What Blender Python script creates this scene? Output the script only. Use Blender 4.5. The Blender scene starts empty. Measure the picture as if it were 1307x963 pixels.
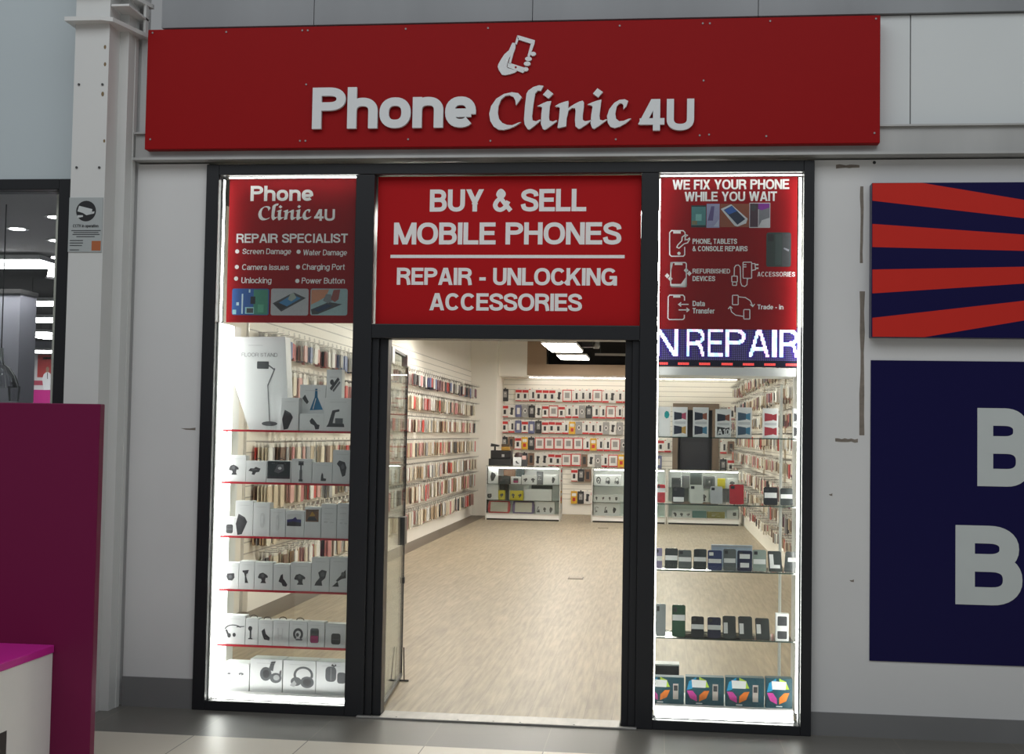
import bpy, bmesh, math, random
from mathutils import Vector, Matrix
from mathutils.geometry import tessellate_polygon
R_ = random.Random(7)
SC = bpy.context.scene
COL = SC.collection

# ------------------------------------------------------------------ camera
IW, IH = 1307, 963
FPX = 1616.29
YAW, PITCH, ROLL = math.radians(6.54887), math.radians(2.53114), math.radians(.98413)
CAM = Vector((2.63447, -7.127, 1.62))
_fw = Vector((-math.sin(YAW) * math.cos(PITCH), math.cos(YAW) * math.cos(PITCH), math.sin(PITCH)))
_r0 = Vector((math.cos(YAW), math.sin(YAW), 0)); _u0 = _r0.cross(_fw)
CR = math.cos(ROLL) * _r0 + math.sin(ROLL) * _u0
CU = -math.sin(ROLL) * _r0 + math.cos(ROLL) * _u0
cd = bpy.data.cameras.new('camera'); cam = bpy.data.objects.new('camera', cd); COL.objects.link(cam)
cd.sensor_fit = 'HORIZONTAL'; cd.sensor_width = 36; cd.lens = FPX / IW * 36; cd.clip_start = .05; cd.clip_end = 200
m = Matrix((CR, CU, -_fw)).transposed().to_4x4(); m.translation = CAM
cam.matrix_world = m
SC.camera = cam

# ------------------------------------------------------------------ world, exposure, mall light
SC.view_settings.view_transform = 'Standard'; SC.view_settings.look = 'None'
SC.view_settings.gamma = 1; SC.view_settings.use_curve_mapping = False
SC.view_settings.exposure = 0.0
MALL = .235            # ambient mall light
SKY = 330             # soft roof light over the mall walkway
SHOP = 17             # shop ceiling panels
STRIP = 13            # window LED strips
w = bpy.data.worlds.new('world'); SC.world = w; w.use_nodes = True
w.node_tree.nodes['Background'].inputs[0].default_value = (.93, .97, 1, 1)
w.node_tree.nodes['Background'].inputs[1].default_value = MALL
ld = bpy.data.lights.new('mall_roof_light', 'AREA'); ld.shape = 'RECTANGLE'; ld.size = 12; ld.size_y = 5; ld.energy = SKY; ld.color = (.93, .97, 1)
lo = bpy.data.objects.new('mall_roof_light', ld); COL.objects.link(lo); lo.location = (1.5, -6.5, 7.5); lo.rotation_euler = (math.radians(28), 0, 0)
SC.cycles.use_denoising = True
SC.cycles.max_bounces = 8; SC.cycles.transparent_max_bounces = 24
SC.cycles.sample_clamp_indirect = 4

# ------------------------------------------------------------------ helpers: pixels of the measured photo to points on real planes
def ray(px, py): return _fw + CR * ((px - IW / 2) / FPX) - CU * ((py - IH / 2) / FPX)
def atY(px, py, y=0.0):
    d = ray(px, py); t = (y - CAM.y) / d.y; p = CAM + d * t; return p.x, p.z
def atX(px, py, x):
    d = ray(px, py); t = (x - CAM.x) / d.x; p = CAM + d * t; return p.y, p.z
def rectY(x0, y0, x1, y1, y):
    a, b = atY((x0 + 0.0), (y0 + y1) / 2, y), atY(x1, (y0 + y1) / 2, y)
    c, d = atY((x0 + x1) / 2, y0, y), atY((x0 + x1) / 2, y1, y)
    return a[0], b[0], d[1], c[1]           # x0 x1 z0 z1

# ------------------------------------------------------------------ materials
def lin(c): return tuple(((v / 255) / 12.92 if v / 255 <= .04045 else ((v / 255 + .055) / 1.055) ** 2.4) for v in c)
_mats = {}
def mat(name, rgb, rough=.55, metal=0, spec=.5, noise=0, scale=8, emit=0, linear=False, stretch=None, coat=0):
    if name in _mats: return _mats[name]
    c = rgb if linear else lin(rgb)
    m = bpy.data.materials.new(name); m.use_nodes = True; nt = m.node_tree; b = nt.nodes['Principled BSDF']
    b.inputs['Base Color'].default_value = (*c, 1); b.inputs['Roughness'].default_value = rough
    b.inputs['Metallic'].default_value = metal; b.inputs['Specular IOR Level'].default_value = spec
    if coat: b.inputs['Coat Weight'].default_value = coat; b.inputs['Coat Roughness'].default_value = .08
    if emit:
        b.inputs['Emission Color'].default_value = (*c, 1); b.inputs['Emission Strength'].default_value = emit
    if noise:
        tc = nt.nodes.new('ShaderNodeTexCoord'); mp = nt.nodes.new('ShaderNodeMapping'); nz = nt.nodes.new('ShaderNodeTexNoise')
        mp.inputs['Scale'].default_value = stretch or (1, 1, 1)
        nz.inputs['Scale'].default_value = scale; nz.inputs['Detail'].default_value = 4
        mx = nt.nodes.new('ShaderNodeMix'); mx.data_type = 'RGBA'
        mx.inputs[6].default_value = (*[min(1, v * (1 - noise)) for v in c], 1); mx.inputs[7].default_value = (*[min(1, v * (1 + noise)) for v in c], 1)
        L = nt.links.new
        L(tc.outputs['Object'], mp.inputs['Vector']); L(mp.outputs[0], nz.inputs['Vector']); L(nz.outputs[0], mx.inputs[0]); L(mx.outputs[2], b.inputs['Base Color'])
    _mats[name] = m; return m
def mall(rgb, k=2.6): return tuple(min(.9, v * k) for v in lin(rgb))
def glass(name, tint=(.97, .99, .98), refl=1.0):
    if name in _mats: return _mats[name]
    m = bpy.data.materials.new(name); m.use_nodes = True; nt = m.node_tree; nt.nodes.clear()
    o = nt.nodes.new('ShaderNodeOutputMaterial'); t = nt.nodes.new('ShaderNodeBsdfTransparent'); g = nt.nodes.new('ShaderNodeBsdfGlossy')
    f = nt.nodes.new('ShaderNodeFresnel'); mx = nt.nodes.new('ShaderNodeMixShader'); mu = nt.nodes.new('ShaderNodeMath'); mu.operation = 'MULTIPLY'
    mu.inputs[1].default_value = refl
    f.inputs[0].default_value = 1.45; t.inputs[0].default_value = (*tint, 1); g.inputs[1].default_value = .02
    L = nt.links.new; L(f.outputs[0], mu.inputs[0]); L(mu.outputs[0], mx.inputs[0]); L(t.outputs[0], mx.inputs[1]); L(g.outputs[0], mx.inputs[2]); L(mx.outputs[0], o.inputs[0])
    _mats[name] = m; return m

W = mat('warm_white_paint', (.90, .86, .78), .6, linear=True, noise=.03, scale=2)
FACADE = mat('facade_paint', (.68, .68, .675), .5, linear=True, noise=.05, scale=1.6)
DARK = mat('anthracite_aluminium', (.018, .019, .022), .35, spec=.35, linear=True, noise=.1, scale=3)
RED = mat('sign_red', (.30, .0045, .006), .5, spec=.12, linear=True, noise=.03, scale=2)
POSTER = mat('poster_red', (.27, .006, .009), .55, spec=.04, linear=True, noise=.03, scale=3)
WHITE_P = mat('print_white', (.88, .86, .85), .5, linear=True, noise=.02)
LETTER = mat('letter_white', (.72, .74, .75), .4, linear=True, noise=.02)
PAPER = mat('box_card_white', (.74, .75, .76), .45, linear=True, noise=.03, scale=20)
INK = mat('ink_dark', (.05, .052, .058), .5, linear=True, noise=.35, scale=60)
INKG = mat('ink_grey', (.42, .43, .44), .5, linear=True, noise=.1, scale=40)
BLACK = mat('black_plastic', (.018, .018, .02), .35, linear=True, noise=.1)
CHROME = mat('brushed_aluminium', (.68, .68, .67), .3, 1, linear=True, noise=.1, scale=4, stretch=(1, 1, 12))
STEEL = mat('steel_fascia', (.42, .42, .41), .42, .35, linear=True, noise=.28, scale=1.1, stretch=(2.6, 1, .5))
GLASS = glass('window_glass'); SHELFGLASS = glass('shelf_glass', (.93, .97, .95)); SLEEVE = glass('clear_sleeve', (.96, .97, .97))
LEDM = mat('led_white', (1, .985, .95), linear=True, emit=STRIP)
REDSHELF = mat('red_shelf_edge', (.42, .015, .03), .4, linear=True, noise=.05)
BOARD = mat('display_board_white', (.85, .85, .84), .5, linear=True, noise=.02)

# ------------------------------------------------------------------ mesh builder
class M:
    def __init__(s): s.v = []; s.f = []; s.mi = []; s.mats = []
    def mid(s, m):
        if m not in s.mats: s.mats.append(m)
        return s.mats.index(m)
    def poly(s, pts, m):
        b = len(s.v); s.v += [tuple(p) for p in pts]; s.f.append(tuple(range(b, b + len(pts)))); s.mi.append(s.mid(m)); return s
    def box(s, x0, x1, y0, y1, z0, z1, m):
        if x0 > x1: x0, x1 = x1, x0
        if y0 > y1: y0, y1 = y1, y0
        if z0 > z1: z0, z1 = z1, z0
        b = len(s.v); k = s.mid(m)
        s.v += [(x0, y0, z0), (x1, y0, z0), (x1, y1, z0), (x0, y1, z0), (x0, y0, z1), (x1, y0, z1), (x1, y1, z1), (x0, y1, z1)]
        for f in ((0, 3, 2, 1), (4, 5, 6, 7), (0, 1, 5, 4), (1, 2, 6, 5), (2, 3, 7, 6), (3, 0, 4, 7)): s.f.append(tuple(b + i for i in f)); s.mi.append(k)
        return s
    def prism(s, poly, y0, y1, m, fn=None):
        """polygon in x,z extruded from y0 (front) to y1; fn maps (x,y,z)"""
        a = sum(poly[i][0] * poly[(i + 1) % len(poly)][1] - poly[(i + 1) % len(poly)][0] * poly[i][1] for i in range(len(poly)))
        if a < 0: poly = poly[::-1]
        fn = fn or (lambda x, y, z: (x, y, z)); n = len(poly); b = len(s.v); k = s.mid(m)
        s.v += [fn(x, y0, z) for x, z in poly] + [fn(x, y1, z) for x, z in poly]
        for t in tessellate_polygon([[Vector((x, z, 0)) for x, z in poly]]):
            t = list(t)
            (ax, az), (bx, bz), (cx, cz) = (poly[i] for i in t)
            if (bx - ax) * (cz - az) - (cx - ax) * (bz - az) < 0: t.reverse()
            s.f.append(tuple(b + i for i in t)); s.mi.append(k)
            if y1 != y0: s.f.append(tuple(b + n + i for i in reversed(t))); s.mi.append(k)
        if y1 != y0:
            for i in range(n):
                j = (i + 1) % n; s.f.append((b + i, b + n + i, b + n + j, b + j)); s.mi.append(k)
        return s
    def tube(s, pts, r, m, n=6, cap=True):
        pts = [Vector(p) for p in pts]; k = s.mid(m); rings = []; up = None
        for i, p in enumerate(pts):
            d = (pts[min(i + 1, len(pts) - 1)] - pts[max(i - 1, 0)]).normalized()
            if up is None: up = Vector((0, 0, 1)) if abs(d.z) < .9 else Vector((1, 0, 0))
            e1 = d.cross(up).normalized(); e2 = e1.cross(d).normalized(); up = e2
            rr = r[i] if isinstance(r, (list, tuple)) else r
            b = len(s.v); s.v += [tuple(p + (e1 * math.cos(2 * math.pi * j / n) + e2 * math.sin(2 * math.pi * j / n)) * rr) for j in range(n)]; rings.append(b)
        for a, b in zip(rings, rings[1:]):
            for j in range(n): s.f.append((a + j, a + (j + 1) % n, b + (j + 1) % n, b + j)); s.mi.append(k)
        if cap:
            s.f.append(tuple(rings[0] + j for j in reversed(range(n)))); s.mi.append(k); s.f.append(tuple(rings[-1] + j for j in range(n))); s.mi.append(k)
        return s
    def lathe(s, cx, cy, prof, m, n=20):
        k = s.mid(m); rings = []
        for r, z in prof:
            b = len(s.v); s.v += [(cx + r * math.cos(2 * math.pi * j / n), cy + r * math.sin(2 * math.pi * j / n), z) for j in range(n)]; rings.append(b)
        for a, b in zip(rings, rings[1:]):
            for j in range(n): s.f.append((a + j, a + (j + 1) % n, b + (j + 1) % n, b + j)); s.mi.append(k)
        s.f.append(tuple(rings[0] + j for j in reversed(range(n)))); s.mi.append(k); s.f.append(tuple(rings[-1] + j for j in range(n))); s.mi.append(k)
        return s
    def build(s, name, parent=None, bevel=0, smooth=False):
        me = bpy.data.meshes.new(name)
        off = Vector((0, 0, 0)); p = parent
        while p is not None: off += p.location; p = p.parent
        me.from_pydata([(x - off.x, y - off.y, z - off.z) for x, y, z in s.v], [], s.f)
        for mm in s.mats: me.materials.append(mm)
        me.polygons.foreach_set('material_index', s.mi)
        if smooth: me.polygons.foreach_set('use_smooth', [True] * len(me.polygons))
        me.update()
        o = bpy.data.objects.new(name, me); COL.objects.link(o)
        if parent: o.parent = parent
        if bevel:
            b = o.modifiers.new('bevel', 'BEVEL'); b.width = bevel; b.segments = 2; b.limit_method = 'ANGLE'
        return o
def thing(name, label, cat, loc, group=None):
    o = bpy.data.objects.new(name, None); o.empty_display_size = .05; o.location = loc; COL.objects.link(o)
    return tag(o, label, cat, group)
def tag(o, label, cat, group=None, kind=None):
    if label: o['label'] = label
    if cat: o['category'] = cat
    if group: o['group'] = group
    if kind: o['kind'] = kind
    return o
def struct(mb, name, label=None, bevel=0):
    o = mb.build(name, bevel=bevel); o['kind'] = 'structure'
    if label: o['label'] = label; o['category'] = name.split('_')[0]
    return o
def copy_tree(o, loc=None, parent=None):
    c = o.copy(); COL.objects.link(c)
    if parent: c.parent = parent
    if loc is not None: c.location = loc
    for ch in list(o.children): copy_tree(ch, None, c)
    return c
_ONE = 'first second third fourth fifth sixth seventh eighth ninth tenth eleventh twelfth thirteenth fourteenth fifteenth sixteenth seventeenth eighteenth nineteenth'.split()
def ordn(i):
    if i < 20: return _ONE[i - 1]
    t = 'twent thirt fort fift sixt sevent eight ninet'.split()[i // 10 - 2]
    return t + 'ieth' if i % 10 == 0 else t + 'y-' + _ONE[i % 10 - 1]

# ------------------------------------------------------------------ stroke lettering (bold grotesque) and hand-cut script letters
def sarc(cx, cy, rx, ry, a0, a1, n=16, p=2.3):
    out = []
    for i in range(n + 1):
        a = math.radians(a0 + (a1 - a0) * i / n); c, s_ = math.cos(a), math.sin(a)
        out.append((cx + rx * math.copysign(abs(c) ** (2 / p), c), cy + ry * math.copysign(abs(s_) ** (2 / p), s_)))
    return out
def catm(P, n=5):
    out = []; Q = [P[0]] + list(P) + [P[-1]]
    for i in range(1, len(Q) - 2):
        for k in range(n):
            t = k / n; a, b, c, d = Q[i - 1], Q[i], Q[i + 1], Q[i + 2]
            out.append(tuple(.5 * (2 * b[j] + (c[j] - a[j]) * t + (2 * a[j] - 5 * b[j] + 4 * c[j] - d[j]) * t * t + (3 * b[j] - a[j] - 3 * c[j] + d[j]) * t ** 3) for j in (0, 1)))
    out.append(tuple(P[-1])); return out
def ext(a, b, e=.3):
    d = Vector((b[0] - a[0], b[1] - a[1])).normalized() * e
    return [(a[0] - d.x, a[1] - d.y), (b[0] + d.x, b[1] + d.y)]
XH = .74
def glyph(ch, h, v):
    """width, strokes [(points, clip range or None, weight)] in cap-height units"""
    X = XH
    S = lambda W_, H=1: [catm([(x / .86 * W_, (y if y < .5 else y) * H) for x, y in ((.76, .68), (.70, .83), (.44, .91), (.18, .84), (.115, .72), (.2, .6), (.43, .52), (.68, .43), (.755, .27), (.68, .14), (.43, .09), (.17, .15), (.09, .33))])]
    def wrap(W_, st, cl=None): return W_, [(s_ if isinstance(s_, list) else s_, cl) for s_ in st]
    st = lambda x, a=0, b=1: [(x, a), (x, b)]
    D = lambda a, b: (ext(a, b), 'D')
    if ch == 'A': W_ = .98; return W_, [(ext((h * 1.12, 0), (W_ / 2 - h * .22, 1)), (0, 1)), (ext((W_ - h * 1.12, 0), (W_ / 2 + h * .22, 1)), (0, 1)), ([(.2 * W_, .29), (.8 * W_, .29)], None)]
    if ch == 'B': W_ = .88; return wrap(W_, [st(h), [(h, 1 - v), (.5 * W_, 1 - v)] + sarc(.5 * W_, (1.53 - v) / 2, .45 * W_ - h, (.47 - v) / 2, 90, -90)[1:] + [(h, .53)], [(h, .53), (.54 * W_, .53)] + sarc(.54 * W_, (.53 + v) / 2, .46 * W_ - h, (.53 - v) / 2, 90, -90)[1:] + [(h, v)]])
    if ch == 'C': W_ = .95; return wrap(W_, [sarc(W_ / 2, .5, W_ / 2 - h, .5 - v, 38, 322, 26)])
    if ch == 'D': W_ = .92; return wrap(W_, [st(h), [(h, 1 - v), (.42 * W_, 1 - v)] + sarc(.42 * W_, .5, .58 * W_ - h, .5 - v, 90, -90)[1:] + [(h, v)]])
    if ch == 'E': W_ = .8; return wrap(W_, [st(h), [(h, 1 - v), (W_ * .98, 1 - v)], [(h, .52), (W_ * .92, .52)], [(h, v), (W_, v)]])
    if ch == 'F': W_ = .74; return wrap(W_, [st(h), [(h, 1 - v), (W_, 1 - v)], [(h, .5), (W_ * .9, .5)]])
    if ch == 'G': W_ = 1.0; return wrap(W_, [sarc(W_ / 2, .5, W_ / 2 - h, .5 - v, 38, 335, 26), [(.53 * W_, .46), (W_, .46)], st(W_ - h * .9, 0, .5)])
    if ch == 'H': W_ = .9; return wrap(W_, [st(h), st(W_ - h), [(h, .53), (W_ - h, .53)]])
    if ch == 'I': return wrap(2 * h, [st(h)])
    if ch == 'K': W_ = .95; return W_, [(st(h), None), (ext((h, .3), (W_ - h * 1.3, 1)), (0, 1)), (ext((.42 * W_, .58), (W_ - h * 1.3, 0)), (0, .62))]
    if ch == 'L': W_ = .74; return wrap(W_, [st(h), [(h, v), (W_, v)]])
    if ch == 'M': W_ = 1.1; return W_, [(st(h * .9), None), (st(W_ - h * .9), None), (ext((h, 1), (W_ / 2, 0)), (0, 1)), (ext((W_ - h, 1), (W_ / 2, 0)), (0, 1))]
    if ch == 'N': W_ = .9; return W_, [(st(h * .95), None), (st(W_ - h * .95), None), (ext((h, 1), (W_ - h, 0)), (0, 1))]
    if ch in 'OQ0': W_ = 1.04 if ch == 'O' else .7; return wrap(W_, [sarc(W_ / 2, .5, W_ / 2 - h, .5 - v, 0, 360, 32)])
    if ch in 'PR':
        W_ = .86 if ch == 'P' else .92; b = .44 if ch == 'P' else .42
        L_ = [st(h), [(h, 1 - v), (.5 * W_, 1 - v)] + sarc(.5 * W_, (1 + b) / 2, (.5 if ch == 'P' else .47) * W_ - h, (1 - b) / 2 - v, 90, -90)[1:] + [(h, b + v)]]
        if ch == 'R': L_.append(catm([(.5 * W_, b + v), (.73 * W_, b - .01), (.84 * W_ - .02, .27), (W_ - h * .95, -.0)]))
        return wrap(W_, L_)
    if ch == 'S': return wrap(.86, S(.86))
    if ch == 'T': W_ = .82; return wrap(W_, [st(W_ / 2), [(0, 1 - v), (W_, 1 - v)]])
    if ch == 'U': W_ = .88; return wrap(W_, [[(h, 1), (h, .36)] + sarc(W_ / 2, .36, W_ / 2 - h, .36 - v, 180, 360)[1:-1] + [(W_ - h, .36), (W_ - h, 1)]])
    if ch in 'Vv': W_ = .92 if ch == 'V' else .72; T = 1 if ch == 'V' else X; return W_, [(ext((h * 1.1, T), (W_ / 2, 0)), (0, T)), (ext((W_ - h * 1.1, T), (W_ / 2, 0)), (0, T))]
    if ch in 'Ww':
        W_ = 1.3 if ch == 'W' else 1.06; T = 1 if ch == 'W' else X
        return W_, [(ext((h * 1.1, T), (W_ * .28, 0)), (0, T)), (ext((W_ * .28, 0), (W_ / 2, T)), (0, T)), (ext((W_ / 2, T), (W_ * .72, 0)), (0, T)), (ext((W_ * .72, 0), (W_ - h * 1.1, T)), (0, T))]
    if ch == 'X': W_ = .92; return W_, [(ext((h * 1.2, 0), (W_ - h * 1.3, 1)), (0, 1)), (ext((h * 1.3, 1), (W_ - h * 1.2, 0)), (0, 1))]
    if ch == 'Y': W_ = .92; return W_, [(ext((h * 1.1, 1), (W_ / 2, .4), .12), (.3, 1)), (ext((W_ - h * 1.1, 1), (W_ / 2, .4), .12), (.3, 1)), (st(W_ / 2, 0, .46), None)]
    if ch == '&': return wrap(.95, [catm([(.90, .03), (.62, .33), (.32, .67), (.27, .79), (.38, .92), (.51, .8), (.44, .66), (.2, .47), (.105, .28), (.2, .12), (.39, .08), (.60, .19), (.77, .46)])])
    if ch == '4': W_ = .8; return W_, [([(0, .29), (W_, .29)], None), (st(.68 * W_), None), (ext((.1, .25), (.62 * W_, 1), .1), (.2, 1))]
    if ch == '1': return wrap(.5, [st(.36), [(.05, .78), (.36, .93)]])
    if ch == '-': return wrap(.42, [[(0, .36), (.42, .36)]])
    if ch == ',': return wrap(2 * h, [st(h, -.12, 2 * h)])
    if ch == 'a': W_ = .74; return wrap(W_, [catm([(W_ - h, 0), (W_ - h, .3), (W_ - h - .005, .52), (.52, .64), (.36, X - v), (.18, .63), (.1, .5)]), catm([(W_ - h, .41), (.4, .40), (.15, .33), (h, .2), (.17, .1), (.33, v), (.52, .13), (W_ - h, .27)])])
    if ch in 'bdpq':
        W_ = .8; lo_, hi_ = (0, 1) if ch in 'bd' else (-.26, X); sx = h if ch in 'bp' else W_ - h
        return wrap(W_, [st(sx, lo_, hi_), sarc(W_ / 2, X / 2, W_ / 2 - h, X / 2 - v, 0, 360, 26)])
    if ch == 'c': W_ = .74; return wrap(W_, [sarc(W_ / 2, X / 2, W_ / 2 - h, X / 2 - v, 38, 322, 22)])
    if ch == 'e': W_ = .78; return wrap(W_, [sarc(W_ / 2, X / 2, W_ / 2 - h, X / 2 - v, -9, 316, 24), [(h, X / 2 - .02), (W_ - h, X / 2 - .02)]])
    if ch == 'f': return wrap(.46, [catm([(.2, 0), (.2, .4), (.2, .75), (.28, .89), (.46, .91)]), [(0, X - v), (.44, X - v)]])
    if ch == 'g': W_ = .8; return wrap(W_, [sarc(W_ / 2, X / 2, W_ / 2 - h, X / 2 - v, 0, 360, 26), catm([(W_ - h, X), (W_ - h, .3), (W_ - h, 0), (.58, -.17), (.36, -.19), (.12, -.1)])])
    if ch in 'hn': W_ = .78; return wrap(W_, [st(h, 0, 1 if ch == 'h' else X), sarc(W_ / 2, X - .32, W_ / 2 - h, .32 - v, 180, 0) + [(W_ - h, 0)]])
    if ch == 'i': return wrap(2 * h, [st(h, 0, X), st(h, .84, 1)])
    if ch == 'k': W_ = .76; return W_, [(st(h), None), (ext((h, .22), (W_ - h * 1.3, X)), (0, X)), (ext((.38 * W_, .45), (W_ - h * 1.2, 0), .12), (0, X))]
    if ch == 'l': return wrap(2 * h, [st(h)])
    if ch == 'm': W_ = 1.2; q = W_ / 2; return wrap(W_, [st(h, 0, X), sarc((h + q) / 2, X - .3, (q - h) / 2, .3 - v, 180, 0) + [(q, 0)], sarc((W_ - h + q) / 2, X - .3, (W_ - h - q) / 2, .3 - v, 180, 0) + [(W_ - h, 0)]])
    if ch == 'o': W_ = .8; return wrap(W_, [sarc(W_ / 2, X / 2, W_ / 2 - h, X / 2 - v, 0, 360, 28)])
    if ch == 'r': return wrap(.5, [st(h, 0, X), catm([(h, .4), (.2, .58), (.34, .65), (.5, .65)])])
    if ch == 's': return wrap(.7, S(.7, X))
    if ch == 't': return wrap(.46, [catm([(.2, .95), (.2, .5), (.2, .2), (.27, .09), (.45, .08)]), [(0, X - v), (.44, X - v)]])
    if ch == 'u': W_ = .78; return wrap(W_, [[(h, X), (h, .32)] + sarc(W_ / 2, .32, W_ / 2 - h, .32 - v, 180, 360)[1:-1] + [(W_ - h, .32)], st(W_ - h, 0, X)])
    return wrap(.3, [])
def clip_half(P, a, b, c):           # keep a*x+b*y<=c
    out = []
    for i in range(len(P)):
        p, q = P[i], P[(i + 1) % len(P)]; dp, dq = a * p[0] + b * p[1] - c, a * q[0] + b * q[1] - c
        if dp <= 0: out.append(p)
        if dp * dq < 0: t = dp / (dp - dq); out.append((p[0] + (q[0] - p[0]) * t, p[1] + (q[1] - p[1]) * t))
    return out
def strip_quads(pts, hx, hy):
    n = len(pts); L, Rr = [], []
    closed = n > 3 and math.dist(pts[0], pts[-1]) < 1e-5
    for i in range(n):
        if closed and i in (0, n - 1): a, b, c = pts[-2], pts[0], pts[1]
        else: a, b, c = pts[max(i - 1, 0)], pts[i], pts[min(i + 1, n - 1)]
        def nn(p, q):
            d = (q[0] - p[0], q[1] - p[1]); l = math.hypot(*d) or 1; return (-d[1] / l, d[0] / l)
        n1 = nn(a, b) if a != b else nn(b, c); n2 = nn(b, c) if b != c else n1
        s_ = (n1[0] + n2[0], n1[1] + n2[1]); l2 = (s_[0] ** 2 + s_[1] ** 2) or 1
        k = min(2 / l2 * 1.0, 1.6); mv = (s_[0] * k, s_[1] * k)
        if l2 < .5: mv = n1
        L.append((b[0] + mv[0] * hx, b[1] + mv[1] * hy)); Rr.append((b[0] - mv[0] * hx, b[1] - mv[1] * hy))
    return [[L[i], L[i + 1], Rr[i + 1], Rr[i]] for i in range(n - 1)]
def text_polys(s, hx=.1, gap=.07, hy=None):
    """polys per character, total width"""
    x = 0; out = []; hy = hy or hx * .88
    for ch in s:
        if ch == ' ': x += .43; continue
        W_, st = glyph(ch, hx, hy); pl = []
        for si, (pts, cl) in enumerate(st):
            for qi, q in enumerate(strip_quads(pts, hx, hy)):
                if cl: q = clip_half(clip_half(q, 0, 1, cl[1]), 0, -1, -cl[0])
                if ch == 'Y' and cl: pass
                if len(q) >= 3: pl.append(([(a + x, b) for a, b in q], si + qi * .035))
        out.append((ch, pl)); x += W_ + gap
    return out, x - gap
def lettering(s, x0, x1, z0, z1, y, m, name='lettering', parent=None, bold=.1, depth=0, gap=.07, slant=0):
    hz = z1 - z0; hx = bold; objs = []
    for _ in range(4):
        pl, wd = text_polys(s, hx, gap, bold * .9); k = (x1 - x0) / wd; hx = min(.128, bold * hz / k)
    mb = M()
    for ch, P in pl:
        for q, si in P:
            q = [(x0 + (a + slant * b) * k, z0 + b * hz) for a, b in q]
            mb.prism(q, y - .00025 * si, y - .00025 * si + depth, m)
        if depth: objs.append(mb.build(name, parent)); mb = M()
    return objs if depth else mb.build(name, parent)
CLINIC = {
 'C': [[(253,105),(232,82),(195,76),(150,85),(105,112),(75,155),(65,200),(72,240),(92,272),(120,290),(150,293),(185,285),(220,270),(252,248),(235,252),(200,266),(170,264),(142,252),(122,228),(115,195),(118,155),(132,118),(155,97),(180,92),(205,104),(216,125),(220,152),(240,125)]],
 'l': [[(378,42),(352,38),(318,48),(290,68),(280,85),(272,160),(268,235),(272,262),(290,290),(300,292),(330,270),(365,240),(360,235),(338,245),(318,240),(314,215),(322,140),(330,85),(345,68),(362,70)]],
 'i': [[(402,62),(435,88),(408,115),(375,92)],[(343,158),(360,160),(372,165),(368,200),(366,260),(378,290),(390,294),(420,275),(460,245),(455,240),(435,248),(415,242),(412,220),(416,160),(424,130),(400,132),(375,142)]],
 'n': [[(445,160),(470,165),(474,172),(470,230),(462,283),(470,285),(512,275),(514,230),(524,185),(545,170),(562,172),(565,190),(562,240),(565,275),(582,290),(595,288),(630,265),(660,240),(640,245),(620,248),(607,240),(606,215),(612,165),(612,140),(605,130),(585,135),(555,150),(522,172),(524,140),(522,130),(500,135),(470,145)]],
 'j': [[(688,60),(720,82),(693,112),(663,90)],[(632,152),(655,158),(662,165),(655,210),(652,262),(660,285),(672,292),(700,275),(748,240),(740,238),(722,245),(705,240),(702,215),(708,160),(712,125),(690,130),(660,140)]],
 'c': [[(865,135),(845,125),(815,128),(785,145),(758,180),(745,220),(750,258),(765,280),(790,288),(820,280),(855,260),(884,235),(870,236),(840,248),(815,250),(797,235),(792,205),(800,165),(815,148),(830,148),(838,160),(838,182),(855,165)]]}
def script_word(x0, x1, z0, z1, y, m, parent, depth=0, name='lettering'):
    f = lambda p: (x0 + (p[0] - 65) / 819 * (x1 - x0), z1 - (p[1] - 38) / 256 * (z1 - z0))
    mb = M(); out = []
    for k in 'Clinjc':
        for P in CLINIC[k]: mb.prism([f(p) for p in P], y, y + depth, m)
        if depth: out.append(mb.build(name, parent)); mb = M()
    return out if depth else mb.build(name, parent)
def line_art(mb, pts, wd, y, m, close=False):
    pts = list(pts) + ([pts[0]] if close else [])
    for q in strip_quads(pts, wd / 2, wd / 2): mb.prism(q, y, y, m)
def rrect(x0, x1, z0, z1, r, n=4):
    out = []
    for cx, cz, a in ((x1 - r, z1 - r, 0), (x0 + r, z1 - r, 90), (x0 + r, z0 + r, 180), (x1 - r, z0 + r, 270)):
        out += [(cx + r * math.cos(math.radians(a + 90 * i / n)), cz + r * math.sin(math.radians(a + 90 * i / n))) for i in range(n + 1)]
    return out
def disc(cx, cz, r, rz=None, n=16): return [(cx + r * math.cos(2 * math.pi * i / n), cz + (rz or r) * math.sin(2 * math.pi * i / n)) for i in range(n)]

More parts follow.
